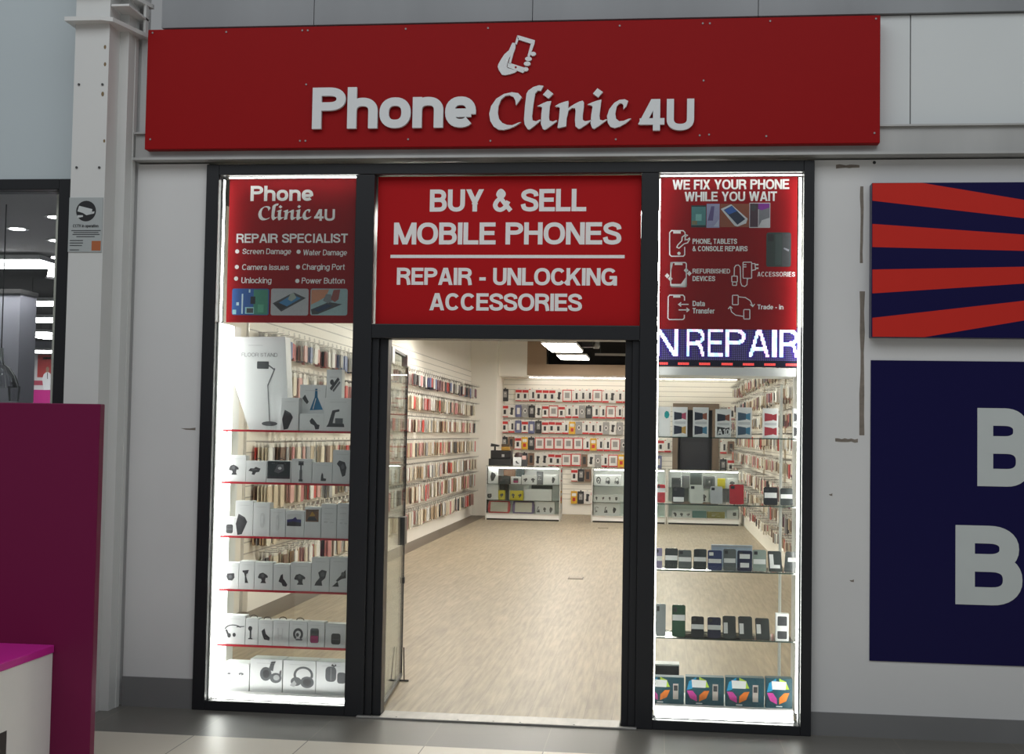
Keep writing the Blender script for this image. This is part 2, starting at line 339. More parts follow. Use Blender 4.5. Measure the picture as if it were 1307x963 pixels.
# ================================================================== STRUCTURE
def tile_mat():
    m = bpy.data.materials.new('mall_floor_tiles'); m.use_nodes = True; nt = m.node_tree; b = nt.nodes['Principled BSDF']; L = nt.links.new; N = nt.nodes.new
    g = N('ShaderNodeNewGeometry'); sp = N('ShaderNodeSeparateXYZ'); L(g.outputs['Position'], sp.inputs[0])
    def math_(op, a, bb=None):
        n = N('ShaderNodeMath'); n.operation = op
        for i, v in enumerate((a, bb)):
            if v is None: continue
            if isinstance(v, (int, float)): n.inputs[i].default_value = v
            else: L(v, n.inputs[i])
        return n.outputs[0]
    T = .615
    ux = math_('DIVIDE', math_('SUBTRACT', sp.outputs[0], .235), T); uy = math_('DIVIDE', math_('ADD', sp.outputs[1], .614), T)
    gx = math_('ABSOLUTE', math_('SUBTRACT', math_('FRACT', math_('ADD', ux, 100.5)), .5)); gy = math_('ABSOLUTE', math_('SUBTRACT', math_('FRACT', math_('ADD', uy, 100.5)), .5))
    gr = math_('LESS_THAN', math_('MINIMUM', gx, gy), .0045)
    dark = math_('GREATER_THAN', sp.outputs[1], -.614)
    nz = N('ShaderNodeTexNoise'); nz.inputs['Scale'].default_value = 3; nz.inputs['Detail'].default_value = 6
    wn = N('ShaderNodeTexWhiteNoise'); cmb = N('ShaderNodeCombineXYZ'); L(math_('FLOOR', ux), cmb.inputs[0]); L(math_('FLOOR', uy), cmb.inputs[1]); L(cmb.outputs[0], wn.inputs[0])
    def mix(f, a, c):
        n = N('ShaderNodeMix'); n.data_type = 'RGBA'; L(f, n.inputs[0])
        for i, v in ((6, a), (7, c)):
            if isinstance(v, tuple): n.inputs[i].default_value = (*v, 1)
            else: L(v, n.inputs[i])
        return n.outputs[2]
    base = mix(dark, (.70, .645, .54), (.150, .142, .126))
    var = math_('ADD', .82, math_('MULTIPLY', math_('ADD', nz.outputs[0], wn.outputs[0]), .18))
    vm = N('ShaderNodeVectorMath'); vm.operation = 'SCALE'; L(base, vm.inputs[0]); L(var, vm.inputs['Scale'])
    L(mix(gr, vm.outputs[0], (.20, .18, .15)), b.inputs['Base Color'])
    rr = N('ShaderNodeMapRange'); L(nz.outputs[0], rr.inputs[0]); rr.inputs[3].default_value = .30; rr.inputs[4].default_value = .46; L(rr.outputs[0], b.inputs['Roughness'])
    return m
def plank_mat():
    m = bpy.data.materials.new('vinyl_plank_floor'); m.use_nodes = True; nt = m.node_tree; b = nt.nodes['Principled BSDF']; L = nt.links.new; N = nt.nodes.new
    g = N('ShaderNodeNewGeometry'); mp = N('ShaderNodeMapping'); L(g.outputs['Position'], mp.inputs[0]); mp.inputs['Rotation'].default_value = (0, 0, math.radians(90))
    br = N('ShaderNodeTexBrick'); L(mp.outputs[0], br.inputs[0]); br.inputs['Scale'].default_value = 1; br.inputs['Brick Width'].default_value = 1.2; br.inputs['Row Height'].default_value = .16; br.inputs['Mortar Size'].default_value = .0012
    br.inputs['Color1'].default_value = (.325, .268, .182, 1); br.inputs['Color2'].default_value = (.285, .233, .157, 1); br.inputs['Mortar'].default_value = (.19, .16, .115, 1); br.offset = .37
    mp2 = N('ShaderNodeMapping'); L(g.outputs['Position'], mp2.inputs[0]); mp2.inputs['Scale'].default_value = (38, 2.4, 1)
    nz = N('ShaderNodeTexNoise'); L(mp2.outputs[0], nz.inputs[0]); nz.inputs['Scale'].default_value = 1; nz.inputs['Detail'].default_value = 5
    mr = N('ShaderNodeMapRange'); L(nz.outputs[0], mr.inputs[0]); mr.inputs[1].default_value = .3; mr.inputs[2].default_value = .7; mr.inputs[3].default_value = .74; mr.inputs[4].default_value = 1.2
    vm = N('ShaderNodeVectorMath'); vm.operation = 'SCALE'; L(br.outputs[0], vm.inputs[0]); L(mr.outputs[0], vm.inputs['Scale']); L(vm.outputs[0], b.inputs['Base Color'])
    b.inputs['Roughness'].default_value = .42
    return m
def slat_mat(name, rgb, pitch=.1):
    m = bpy.data.materials.new(name); m.use_nodes = True; nt = m.node_tree; b = nt.nodes['Principled BSDF']; L = nt.links.new; N = nt.nodes.new
    g = N('ShaderNodeNewGeometry'); sp = N('ShaderNodeSeparateXYZ'); L(g.outputs['Position'], sp.inputs[0])
    d = N('ShaderNodeMath'); d.operation = 'DIVIDE'; L(sp.outputs[2], d.inputs[0]); d.inputs[1].default_value = pitch
    f = N('ShaderNodeMath'); f.operation = 'FRACT'; L(d.outputs[0], f.inputs[0])
    lt = N('ShaderNodeMath'); lt.operation = 'LESS_THAN'; L(f.outputs[0], lt.inputs[0]); lt.inputs[1].default_value = .11
    mx = N('ShaderNodeMix'); mx.data_type = 'RGBA'; L(lt.outputs[0], mx.inputs[0]); mx.inputs[6].default_value = (*rgb, 1); mx.inputs[7].default_value = (*[v * .55 for v in rgb], 1); L(mx.outputs[2], b.inputs['Base Color'])
    bp = N('ShaderNodeBump'); bp.inputs['Strength'].default_value = .4; bp.inputs['Distance'].default_value = .004; bp.invert = True; L(lt.outputs[0], bp.inputs['Height']); L(bp.outputs[0], b.inputs['Normal'])
    b.inputs['Roughness'].default_value = .5
    return m
TILES, PLANK = tile_mat(), plank_mat()
SLAT = slat_mat('slatwall_cream', (.90, .86, .775)); 
DPLANK = mat('dark_border_planks', (.115, .09, .066), .45, linear=True, noise=.25, scale=2, stretch=(20, 1.5, 1))
BLACKC = mat('black_ceiling_void', (.015, .014, .014), .8, linear=True, noise=.2)
TAN = mat('tan_board', (.36, .25, .165), .55, linear=True, noise=.06, scale=3)
SKIRT = mat('skirting_grey', (.19, .19, .19), .4, linear=True, noise=.12, scale=2.5)

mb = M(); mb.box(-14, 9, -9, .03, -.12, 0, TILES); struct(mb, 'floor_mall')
mb = M(); mb.box(-1.05, 4.5, .03, 20.5, -.12, 0, PLANK); mb.box(-1, -.635, 3.0, 17.4, 0, .002, DPLANK); struct(mb, 'floor_shop')
mb = M(); mb.box(-14.1, -1.05, .03, 17, -.12, 0, mat('neighbour_floor', (.5, .5, .5), .3, linear=True, noise=.05)); struct(mb, 'floor_neighbour')
# facade walls beside the shopfront
mb = M(); mb.box(-.43, 0, 0, .12, .17, 3.17, FACADE); struct(mb, 'wall_facade_left')
mb = M(); mb.box(3.487, 7.5, .02, .14, .11, 3.17, FACADE); struct(mb, 'wall_facade_right')
mb = M(); mb.box(-.43, 0, -.012, .12, 0, .17, SKIRT); struct(mb, 'baseboard_left')
mb = M(); mb.box(3.487, 7.5, .008, .14, 0, .125, SKIRT); struct(mb, 'baseboard_right')
# steel lintel channel under the fascia
mb = M()
for x0, x1 in ((-.43, 7.5),):
    mb.prism([(x0, 3.178), (x1, 3.178), (x1, 3.192), (x0, 3.192)], -.085, .12, STEEL)
    mb.box(x0, x1, -.05, .12, 3.192, 3.335, STEEL); mb.box(x0, x1, -.075, .12, 3.335, 3.345, STEEL)
struct(mb, 'trim_lintel_beam')
# upper fascia panels
zA = atY(1240, 18, 0)[1]
mb = M()
PANEL = mat('fascia_panel_white', (.66, .69, .69), .45, linear=True, noise=.04, scale=1.5)
xa = atY(1162, 100, 0)[0]
for x0, x1 in ((-.43, 1.2), (1.205, xa - .003), (xa + .003, 7.5)): mb.box(x0, x1, 0, .12, 3.345, zA, PANEL)
mb.box(-.43, 7.5, .05, .12, 3.345, zA, mat('panel_joint_dark', (.08, .08, .08), linear=True)); struct(mb, 'wall_fascia_panels')
mb = M()
for x0, x1 in ((-.30, .62), (.624, 1.9), (1.904, 3.17), (3.174, 7.5)): mb.box(x0, x1, -.03, .12, zA + .004, 5.2, mat('steel_upper_fascia', (.24, .25, .26), .45, .25, linear=True, noise=.25, scale=.8, stretch=(2.6, 1, .4)))
struct(mb, 'wall_fascia_top')
# the shop shell
mb = M(); mb.box(-1.03, -1.0, .2, 18.6, 0, 3.5, W); struct(mb, 'wall_left')
mb = M(); mb.box(4.3, 4.4, .12, 18.6, 0, 3.5, W); struct(mb, 'wall_right')
mb = M(); mb.box(-1.0, -.475, 17.4, 18.6, 0, 3.5, W); struct(mb, 'wall_nib')
mb = M(); mb.box(-.475, 2.97, 18.55, 18.65, 0, 3.5, W); mb.box(2.97, 3.86, 18.55, 18.65, 2.26, 3.5, W); mb.box(3.86, 4.3, 18.55, 18.65, 0, 3.5, W); struct(mb, 'wall_back')
mb = M(); mb.box(2.6, 4.3, 20.3, 20.4, 0, 3, mat('back_room_grey', (.10, .095, .09), .6, linear=True, noise=.1)); mb.box(2.6, 2.9, 18.65, 20.3, 0, 3, TAN); mb.box(4.0, 4.3, 18.65, 20.3, 0, 3, TAN); mb.box(2.6, 4.3, 18.65, 20.4, 2.6, 2.7, BLACKC); struct(mb, 'wall_back_room')
mb = M(); mb.box(-1.03, 4.4, .13, 18.65, 3.5, 3.56, BLACKC); struct(mb, 'ceiling')
mb = M(); mb.box(-.985, 0, .121, .14, 0, 3.5, W); mb.box(-1.0, -.985, .14, .2, 0, 3.5, W); mb.box(3.49, 4.4, .141, .16, 0, 3.5, W); mb.box(0, 3.49, .12, .14, 3.2, 3.5, BLACKC); struct(mb, 'wall_front')
mb = M(); mb.box(-.475, .08, 17.7, 18.55, 2.74, 3.5, W); struct(mb, 'wall_soffit_white')
mb = M(); mb.box(.08, 4.3, 17.7, 18.55, 2.77, 2.985, TAN); mb.box(.08, .46, 17.72, 17.8, 2.985, 3.5, TAN); mb.box(.46, 4.3, 18.2, 18.5, 2.985, 3.5, BLACKC); struct(mb, 'trim_bulkhead')
# back doorway frame
BROWN = mat('brown_door_lining', (.17, .12, .08), .5, linear=True, noise=.2, scale=3, stretch=(8, 1, 1))
mb = M(); mb.box(2.955, 3.06, 18.46, 18.62, 0, 2.27, BROWN); mb.box(3.74, 3.87, 18.46, 18.62, 0, 2.27, BROWN); mb.box(3.06, 3.74, 18.46, 18.62, 2.14, 2.27, BROWN); struct(mb, 'trim_back_doorway')
door = M().box(3.12, 3.70, 18.9, 18.94, 0, 1.60, mat('dark_door', (.012, .013, .02), .35, linear=True, noise=.2)).box(3.16, 3.66, 18.885, 18.9, .2, 1.5, mat('dark_door_panel', (.02, .022, .032), .3, linear=True, noise=.2)); struct(door, 'door_1')

# ------------------------------------------------------------------ white steel column beside the shopfront
COLP = mat('column_paint', (.66, .665, .65), .42, linear=True, noise=.05, scale=2.5)
col_ = tag(bpy.data.objects.new('column', None), 'white painted steel column with bolted plates beside the shopfront', 'column', kind='structure'); COL.objects.link(col_); col_.location = (-.58, -.2, 0)
M().box(-.70, -.496, -.30, -.275, 0, 5.2, COLP).build('front_flange', col_)
M().box(-.68, -.50, -.275, -.15, 0, 5.2, COLP).build('web', col_)
M().prism([(-.70, 0), (-.44, 0), (-.44, 5.2), (-.70, 5.2)], -.06, -.02, COLP).build('rear_flange', col_)
M().box(-.68, -.445, -.15, -.06, 0, 5.2, COLP).build('side_casing', col_)
zc = atY(120, 26, -.33)[1]
for dz, nm in ((0, 'collar_plate'), (.19, 'collar_plate')):
    mb = M(); P = [(-.735, -.37), (-.52, -.37), (-.46, -.34), (-.37, .0), (-.37, .02), (-.735, .02)]
    b = len(mb.v); k = mb.mid(COLP); mb.v += [(x, y, zc + dz - .012) for x, y in P] + [(x, y, zc + dz + .012) for x, y in P]
    n = len(P); mb.f += [tuple(b + i for i in reversed(range(n))), tuple(b + n + i for i in range(n))] + [(b + i, b + (i + 1) % n, b + n + (i + 1) % n, b + n + i) for i in range(n)]; mb.mi += [k] * (n + 2)
    mb.build(nm, col_)
M().box(-.49, -.385, -.30, -.0, zc + .09, zc + .102, COLP).build('stiffener', col_)
M().box(-.40, -.385, -.06, -.02, zc + .0, zc + .19, COLP).build('stiffener', col_)
BOLT = mat('dark_bolt', (.05, .05, .05), .5, linear=True, noise=.1)
bolt0 = M().prism(disc(0, 0, .007, n=8), -.306, -.298, BOLT).build('bolt')
for i, (px, py) in enumerate(((101, 108), (131, 108), (98, 214), (127, 214))):
    x, z = atY(px, py, -.30); b_ = bolt0 if i == 0 else bolt0.copy()
    if i: COL.objects.link(b_)
    b_.parent = col_; b_.location = (x + .58, .2, z)
RUST = mat('rust_spot', (.20, .14, .07), .7, linear=True, noise=.3, scale=40)
for px, py, rr in ((134, 60, .012), (134, 82, .012), (131, 120, .014), (133, 180, .01)):
    x, z = atY(px, py, -.301); M().prism(disc(x, z, rr * .6, rr, 9), -.3015, -.30, RUST).build('rust_spot', col_)

# ------------------------------------------------------------------ shopfront frame
fr = thing('shopfront_frame', 'dark anthracite aluminium shopfront frame around both display windows and the doorway', 'shopfront frame', (1.75, .05, 0))
F0, F1 = -.03, .12
M().box(0, .075, F0, F1, 0, 3.16, DARK).build('jamb', fr, .004)
M().box(3.43, 3.487, F0, F1, 0, 3.16, DARK).build('jamb', fr, .004)
M().box(.895, 1.005, F0, F1, 0, 3.095, DARK).build('mullion', fr, .004)
M().box(2.535, 2.632, F0, F1, 0, 3.095, DARK).build('mullion', fr, .004)
M().box(1.005, 1.045, -.005, F1, 0, 2.15, DARK).box(1.045, 1.095, .02, F1, 0, 2.15, DARK).build('door_jamb', fr, .003)
M().box(2.495, 2.535, -.005, F1, 0, 2.15, DARK).box(2.455, 2.495, .02, F1, 0, 2.15, DARK).build('door_jamb', fr, .003)
M().box(.075, 3.43, F0, F1, 3.097, 3.16, DARK).build('head_rail', fr, .004)
M().box(1.005, 2.535, F0, F1, 2.15, 2.232, DARK).build('transom', fr, .004)
M().box(.075, .895, F0, F1, 0, .055, DARK).build('bottom_rail', fr, .004)
M().box(2.632, 3.43, F0, F1, 0, .052, DARK).build('bottom_rail', fr, .004)
mb = M().box(.075, .895, -.006, .0, .055, 3.097, GLASS); struct(mb, 'window_1')
mb = M().box(2.632, 3.43, -.006, .0, .052, 3.097, GLASS); struct(mb, 'window_2')
WORN = mat('worn_aluminium', (.40, .39, .37), .45, .7, linear=True, noise=.25, scale=6, stretch=(4, 1, 1))
th = thing('door_threshold', 'worn aluminium threshold strip screwed across the doorway floor', 'threshold', (1.75, 0, 0))
M().box(.972, 2.545, -.062, -.031, 0, .012, WORN).box(1.098, 2.452, -.031, .12, 0, .010, WORN).build('strip', th, .003)
scr0 = M().prism(disc(0, 0, .006, n=8), -.0005, .0005, BOLT).build('screw'); scr0.parent = th
scr0.rotation_euler = (math.radians(-90), 0, 0)
for i, x in enumerate((1.2, 1.55, 1.75, 1.9, 2.2)):
    s_ = scr0 if i == 0 else copy_tree(scr0); s_.location = (x - 1.75, -.045, .0126)

# ================================================================== MAIN SIGN
SY = -.11
sx0, sx1, sz0, sz1 = -.349, 3.825, 3.234, 3.941
sg = thing('shop_sign', 'long red shop sign board with raised white letters and a hand holding a phone', 'sign', (1.74, SY, sz0))
M().box(sx0, sx1, SY, 0, sz0, sz1, RED).build('board', sg, .004)
def px_text(s, px0, px1, py0, py1, y, m, parent, **k):
    x0, x1, z0, z1 = rectY(px0, py0, px1, py1, y); return lettering(s, x0, x1, z0, z1, y, m, parent=parent, **k)
LY = SY - .028
for o in px_text('Phone', 398.6, 607.5, 110.5, 163.5, LY, LETTER, sg, name='letter', bold=.112, depth=.02, gap=.05): pass
x0, x1, z0, z1 = rectY(624.5, 108.4, 806, 165.4, LY); script_word(x0, x1, z0, z1, LY, LETTER, sg, .02, 'letter')
px_text('4U', 816.5, 886, 126.3, 166.4, LY, LETTER, sg, name='letter', bold=.112, depth=.02)
# hand and phone emblem
E_ = lambda p: atY(630 + p[0] / 13.757, 35 + p[1] / 13.757, SY - .012)
hand = [(330,268),(368,272),(385,310),(382,365),(345,465),(300,490),(270,545),(240,640),(228,690),(250,715),(380,750),(410,765),(370,795),(290,820),(200,838),(145,830),(90,745),(72,690),(85,640),(130,560),(190,470),(270,400),(300,330)]
M().prism([E_(p) for p in hand], SY - .012, SY, LETTER).build('hand', sg)
ph = [[(415,140),(455,145),(725,225),(715,290),(640,280),(440,215),(425,205)], [(415,140),(440,200),(405,300),(375,285)], [(715,290),(655,280),(595,500),(630,520)], [(300,490),(345,465),(300,640),(262,630)], [(255,622),(310,632),(540,705),(545,770),(515,800),(240,695)]]
mb = M()
for P in ph: mb.prism([E_(p) for p in P], SY - .012, SY, LETTER)
pe = mb.build('phone_outline', sg)
M().prism([E_(p) for p in disc(388, 700, 18)], SY - .0135, SY - .0121, RED).build('home_button', pe)
for cx, cy, rx, ry in ((695, 465, 50, 36), (612, 553, 60, 38), (590, 638, 60, 38), (565, 735, 48, 36)):
    M().prism([E_(p) for p in disc(cx, cy, rx, ry)], SY - .014, SY, LETTER).build('finger', sg)
sc0 = M().prism(disc(0, 0, .0055, n=8), SY - .004, SY, mat('screw_head', (.30, .27, .27), .5, .3, linear=True)).build('screw'); sc0.parent = sg; first = True
for px, py in ((195,42),(289,41),(386,39),(393,39),(518,37),(623,36),(791,33),(897,30),(906,30),(983,27),(1118,24),(391,108),(898,103),(192,178),(383,180),(390,180),(521,178),(626,180),(786,178),(893,173),(905,172),(978,174),(1116,170)):
    x, z = atY(px, py, SY); s_ = sc0 if first else copy_tree(sc0); first = False; s_.location = (x - 1.74, -SY, z - sz0)

# ================================================================== WINDOW POSTERS
PY = .08; TY = PY - .0012
def picture(parent, y, px, cells):
    """a printed photograph on a poster: rounded rectangle plus flat printed patches, all in picture pixels"""
    x0, x1, z0, z1 = rectY(*px, y); mb = M(); base = cells[0]
    mb.prism(rrect(x0, x1, z0, z1, base[1]) , y, y, base[0])
    f = lambda u, v: (x0 + u * (x1 - x0), z0 + v * (z1 - z0))
    for i, (m, P) in enumerate(cells[1:]): mb.prism([f(*p) for p in P], y - .0002 * (i + 1), y - .0002 * (i + 1), m)
    return mb.build('printed_picture', parent)
q4 = lambda a, b, c, d: [(a, b), (c, b), (c, d), (a, d)]
def ink(n, rgb): return mat('print_' + n, rgb, .5, noise=.12, scale=60)
# --- repair specialist poster in the window beside the column
po = thing('window_poster', 'red poster listing screen, camera and charging repairs in the window nearest the column', 'poster', (.5, PY, 2.24))
x0, x1, z0, z1 = .104, .894, 2.243, 3.094
M().box(x0, x1, PY, PY + .004, z0, z1, POSTER).build('panel', po)
C4 = lambda a, b, c, d: (260 + a / 4.377, 260 + c / 4.377, 200 + b / 4.377, 200 + d / 4.377)
def pt(s, a, c, b, d, parent, off=(260, 200), k=4.377, y=TY, m=WHITE_P, **kw): return px_text(s, off[0] + a / k, off[0] + c / k, off[1] + b / k, off[1] + d / k, y, m, parent, **kw)
pt('Phone', 262, 612, 163, 248, po, bold=.108, gap=.07)
x_ = rectY(260 + 305 / 4.377, 200 + 262 / 4.377, 260 + 603 / 4.377, 200 + 357 / 4.377, TY); script_word(x_[0], x_[1], x_[2], x_[3], TY, WHITE_P, po)
pt('4U', 618, 733, 294, 359, po, bold=.105)
pt('REPAIR SPECIALIST', 183, 805, 431, 482, po, bold=.095)
for s, a, c, b, d, bx, by in (('Screen Damage', 216, 488, 514, 545, 187, 530), ('Camera Issues', 214, 476, 602, 634, 185, 617), ('Unlocking', 210, 378, 675, 708, 181, 682), ('Water Damage', 555, 800, 520, 552, 530, 532), ('Charging Port', 550, 788, 600, 633, 527, 617), ('Power Button', 547, 788, 677, 710, 523, 695)):
    pt(s, a, c, b, d, po, bold=.072, slant=.06)
    x, z = atY(260 + bx / 4.377, 200 + by / 4.377, TY); M().prism(disc(x, z, .0125), TY, TY, WHITE_P).build('bullet', po)
r6 = lambda a, b, c, d, o=(260, 200), k=4.377: (o[0] + a / k, o[1] + b / k, o[0] + c / k, o[1] + d / k)
picture(po, TY, r6(158, 738, 365, 886), [(ink('pcb_blue', (38, 84, 150)), .012), (ink('pcb_green', (62, 132, 110)), q4(.58, .02, .97, .97)), (ink('pcb_pale', (150, 200, 205)), q4(.02, .03, .12, .2)), (ink('pcb_white', (190, 215, 225)), q4(.26, .05, .3, .8)), (ink('pcb_black', (30, 34, 45)), q4(.5, .42, .63, .7)), (ink('pcb_pale', (150, 200, 205)), q4(.36, .05, .6, .3)), (INK, q4(.4, .08, .58, .26)), (ink('pcb_white', (190, 215, 225)), q4(.45, .85, .49, .97)), (ink('pcb_white', (190, 215, 225)), q4(.12, .36, .19, .48)), (ink('pcb_mid', (85, 160, 130)), q4(.7, .1, .86, .4))])
picture(po, TY, r6(375, 738, 585, 888), [(ink('pale_grey', (176, 176, 180)), .012), (INK, [(.05, .45), (.28, .14), (.93, .65), (.6, .86)]), (ink('screen_blue', (60, 120, 165)), [(.2, .46), (.42, .33), (.8, .64), (.57, .78)]), (ink('screen_dark', (40, 40, 44)), [(.1, .44), (.28, .2), (.44, .33), (.22, .47)]), (ink('crack_grey', (150, 160, 150)), [(.45, .6), (.55, .52), (.68, .66), (.6, .86), (.52, .8)])])
picture(po, TY, r6(596, 738, 803, 888), [(ink('bench_teal', (150, 175, 178)), .012), (ink('skin_warm', (196, 130, 98)), [(.02, .4), (.02, .95), (.5, .97), (.42, .7), (.2, .52)]), (INK, [(.02, .22), (.5, .5), (.86, .42), (.2, .04), (.05, .03)]), (ink('tool_grey', (120, 125, 128)), [(.34, .55), (.42, .8), (.56, .78), (.6, .55), (.48, .45)]), (ink('skin_dark', (140, 70, 62)), [(.55, .6), (.62, .95), (.8, .97), (.76, .6), (.66, .5)]), (ink('screen_deep', (32, 52, 82)), [(.1, .22), (.45, .42), (.6, .36), (.22, .12)])])
# --- middle sign over the doorway
ms = thing('doorway_sign', 'red buy and sell mobile phones sign panel above the doorway', 'sign', (1.77, 0, 2.232))
x0, x1, z0, z1 = 1.012, 2.533, 2.236, 3.094
M().box(x0, x1, .03, .04, z0, z1, mat('vinyl_red', (.45, .008, .011), .5, spec=.12, linear=True, noise=.03, scale=2)).build('panel', ms, .002)
K8 = 3.4395
for s, a, c, b, d in (('BUY & SELL', 305, 992, 143, 241), ('MOBILE PHONES', 148, 1145, 289, 386), ('REPAIR - UNLOCKING', 160, 1126, 489, 565), ('ACCESSORIES', 303, 972, 601, 677)):
    pt(s, a, c, b, d, ms, (460, 200), K8, .0288, bold=.105, gap=.05)
xa_, xb_, za_, zb_ = rectY(460 + 132 / K8, 200 + 432 / K8, 460 + 1160 / K8, 200 + 446 / K8, .0288); M().prism([(xa_, za_), (xb_, za_), (xb_, zb_), (xa_, zb_)], .0288, .0288, WHITE_P).build('rule_line', ms)
# --- we fix your phone poster
pr = thing('window_poster', 'red poster with repair icons and phone pictures above the scrolling LED display', 'poster', (3.03, PY, 2.22))
x0, x1, z0, z1 = 2.640, 3.406, 2.224, 3.09
M().box(x0, x1, PY, PY + .004, z0, z1, POSTER).build('panel', pr)
O8 = (820, 200)
for s, a, c, b, d, kw in (('WE FIX YOUR PHONE', 168, 820, 128, 183, dict(bold=.098, gap=.05)), ('WHILE YOU WAIT', 235, 752, 196, 249, dict(bold=.098, gap=.05)), ('PHONE, TABLETS', 280, 528, 459, 488, dict(bold=.105, gap=.09)), ('& CONSOLE REPAIRS', 280, 587, 500, 529, dict(bold=.105, gap=.09)), ('REFURBISHED', 280, 490, 627, 653, dict(bold=.09, gap=.12)), ('DEVICES', 280, 406, 668, 696, dict(bold=.105, gap=.09)), ('ACCESSORIES', 642, 852, 644, 671, dict(bold=.075, gap=.2)), ('Data', 280, 349, 806, 836, dict(bold=.10)), ('Transfer', 280, 403, 847, 877, dict(bold=.10)), ('Trade - in', 642, 788, 827, 854, dict(bold=.10))):
    pt(s, a, c, b, d, pr, O8, **kw)
RK = lambda a, b, c, d: r6(a, b, c, d, O8)
picture(pr, TY, RK(272, 272, 356, 396), [(ink('phone_black', (26, 34, 40)), .002), (ink('teal_screen', (70, 128, 130)), q4(.03, .1, .97, .93)), (ink('teal_pale', (120, 180, 175)), q4(.3, .3, .7, .6)), (ink('teal_warm', (120, 110, 80)), q4(.05, .12, .4, .3))])
picture(pr, TY, RK(358, 264, 431, 398), [(ink('lilac', (150, 150, 185)), .002), (ink('lilac_deep', (92, 80, 130)), [(.1, .3), (.35, .9), (.6, .9), (.5, .3)]), (ink('lilac_pale', (180, 185, 205)), [(.55, .05), (.95, .05), (.95, .35)])])
picture(pr, TY, RK(434, 264, 596, 394), [(ink('wood_brown', (138, 70, 40)), .002), (ink('phone_white', (205, 208, 214)), [(.02, .78), (.38, .98), (.95, .36), (.9, .16), (.6, .02), (.5, .06)]), (ink('screen_navy', (28, 40, 70)), [(.12, .74), (.4, .92), (.87, .34), (.6, .1)]), (ink('screen_blue2', (40, 90, 170)), [(.14, .73), (.4, .9), (.58, .68), (.3, .54)])])
picture(pr, TY, RK(597, 258, 714, 398), [(ink('frame_white', (205, 200, 205)), .003), (ink('phone_purple', (70, 44, 58)), q4(.03, .03, .42, .97)), (ink('phone_grey', (120, 122, 130)), q4(.45, .03, .97, .97)), (ink('petal_purple', (130, 40, 150)), [(.42, .75), (.6, .7), (.95, .8), (.95, .97), (.42, .97)]), (INK, disc(.2, .8, .13, .13, 10)), (ink('petal_white', (195, 195, 200)), [(.44, .03), (.97, .03), (.97, .4), (.6, .3)])])
picture(pr, TY, RK(692, 424, 830, 616), [(ink('phone_green', (38, 50, 48)), .012), (INK, q4(.64, .02, .98, .98)), (ink('camera_dark', (24, 28, 30)), rrect(.06, .3, .74, .95, .05)), (ink('phone_green2', (52, 66, 64)), q4(.36, .05, .62, .95)), (ink('streak', (150, 150, 160)), [(.7, .52), (.9, .44), (.93, .5), (.72, .56)])])
# outline icons
IC = lambda p: atY(820 + p[0] / 4.377, 200 + p[1] / 4.377, TY)
def icon(polys, wd=6, fills=()):
    mb = M()
    for P, cl in polys: line_art(mb, [IC(p) for p in P], wd / 4.377 * .00443, TY, WHITE_P, cl)
    for P in fills: mb.prism([IC(p) for p in P], TY, TY, WHITE_P)
    return mb.build('icon', pr)
RR = lambda a, b, c, d, r: rrect(a, c, b, d, r)
icon([([(238, 470), (238, 425), (228, 414), (162, 414), (152, 425), (152, 548), (162, 557), (228, 557), (236, 548), (236, 505)], False), ([(197, 495), (192, 507), (204, 512), (232, 488), (252, 482), (264, 462), (262, 455), (250, 466), (238, 460), (240, 448), (252, 440), (240, 436), (222, 450), (220, 470), (197, 495)], True)], 6, [disc(204, 541, 9), q4(172, 416, 214, 430)])
icon([(RR(158, 592, 245, 728, 10), True)], 6, [q4(180, 592, 224, 606), [(158, 712), (215, 712), (245, 670), (247, 728), (158, 730)], *[[(x, y - 15), (x + 13, y), (x, y + 15), (x - 13, y)] for x, y in ((138, 666), (156, 683), (244, 636), (262, 653))], [(156, 590), (172, 590), (160, 640), (156, 640)]])
icon([(RR(562, 590, 610, 680, 4), True), ([(512, 668), (514, 620), (522, 608), (536, 606), (546, 616), (549, 705), (556, 722), (572, 726), (584, 716), (586, 682)], False), (RR(499, 668, 530, 700, 3), True), (RR(503, 702, 526, 720, 3), True), ([(612, 598), (628, 598), (632, 632), (612, 636)], False)], 5, [q4(630, 600, 648, 608), q4(630, 620, 648, 628), q4(566, 602, 580, 607), q4(566, 614, 580, 619), [(578, 680), (596, 680), (587, 692)]])
icon([([(235, 805), (235, 784), (226, 774), (152, 774), (144, 784), (142, 902), (150, 911), (226, 911), (234, 902), (234, 884)], False), ([(205, 826), (258, 826)], False), ([(202, 857), (256, 857)], False), ([(216, 815), (202, 826), (216, 837)], False), ([(246, 846), (260, 857), (246, 868)], False)], 6, [q4(172, 776, 212, 788)])
icon([(RR(503, 775, 535, 828, 4), True), (RR(566, 855, 600, 908, 4), True), ([(538, 784), (575, 788), (603, 806), (616, 836)], False), ([(602, 826), (616, 838), (627, 824)], False), ([(562, 893), (520, 886), (498, 868), (490, 840)], False), ([(479, 852), (490, 838), (503, 848)], False)], 5)

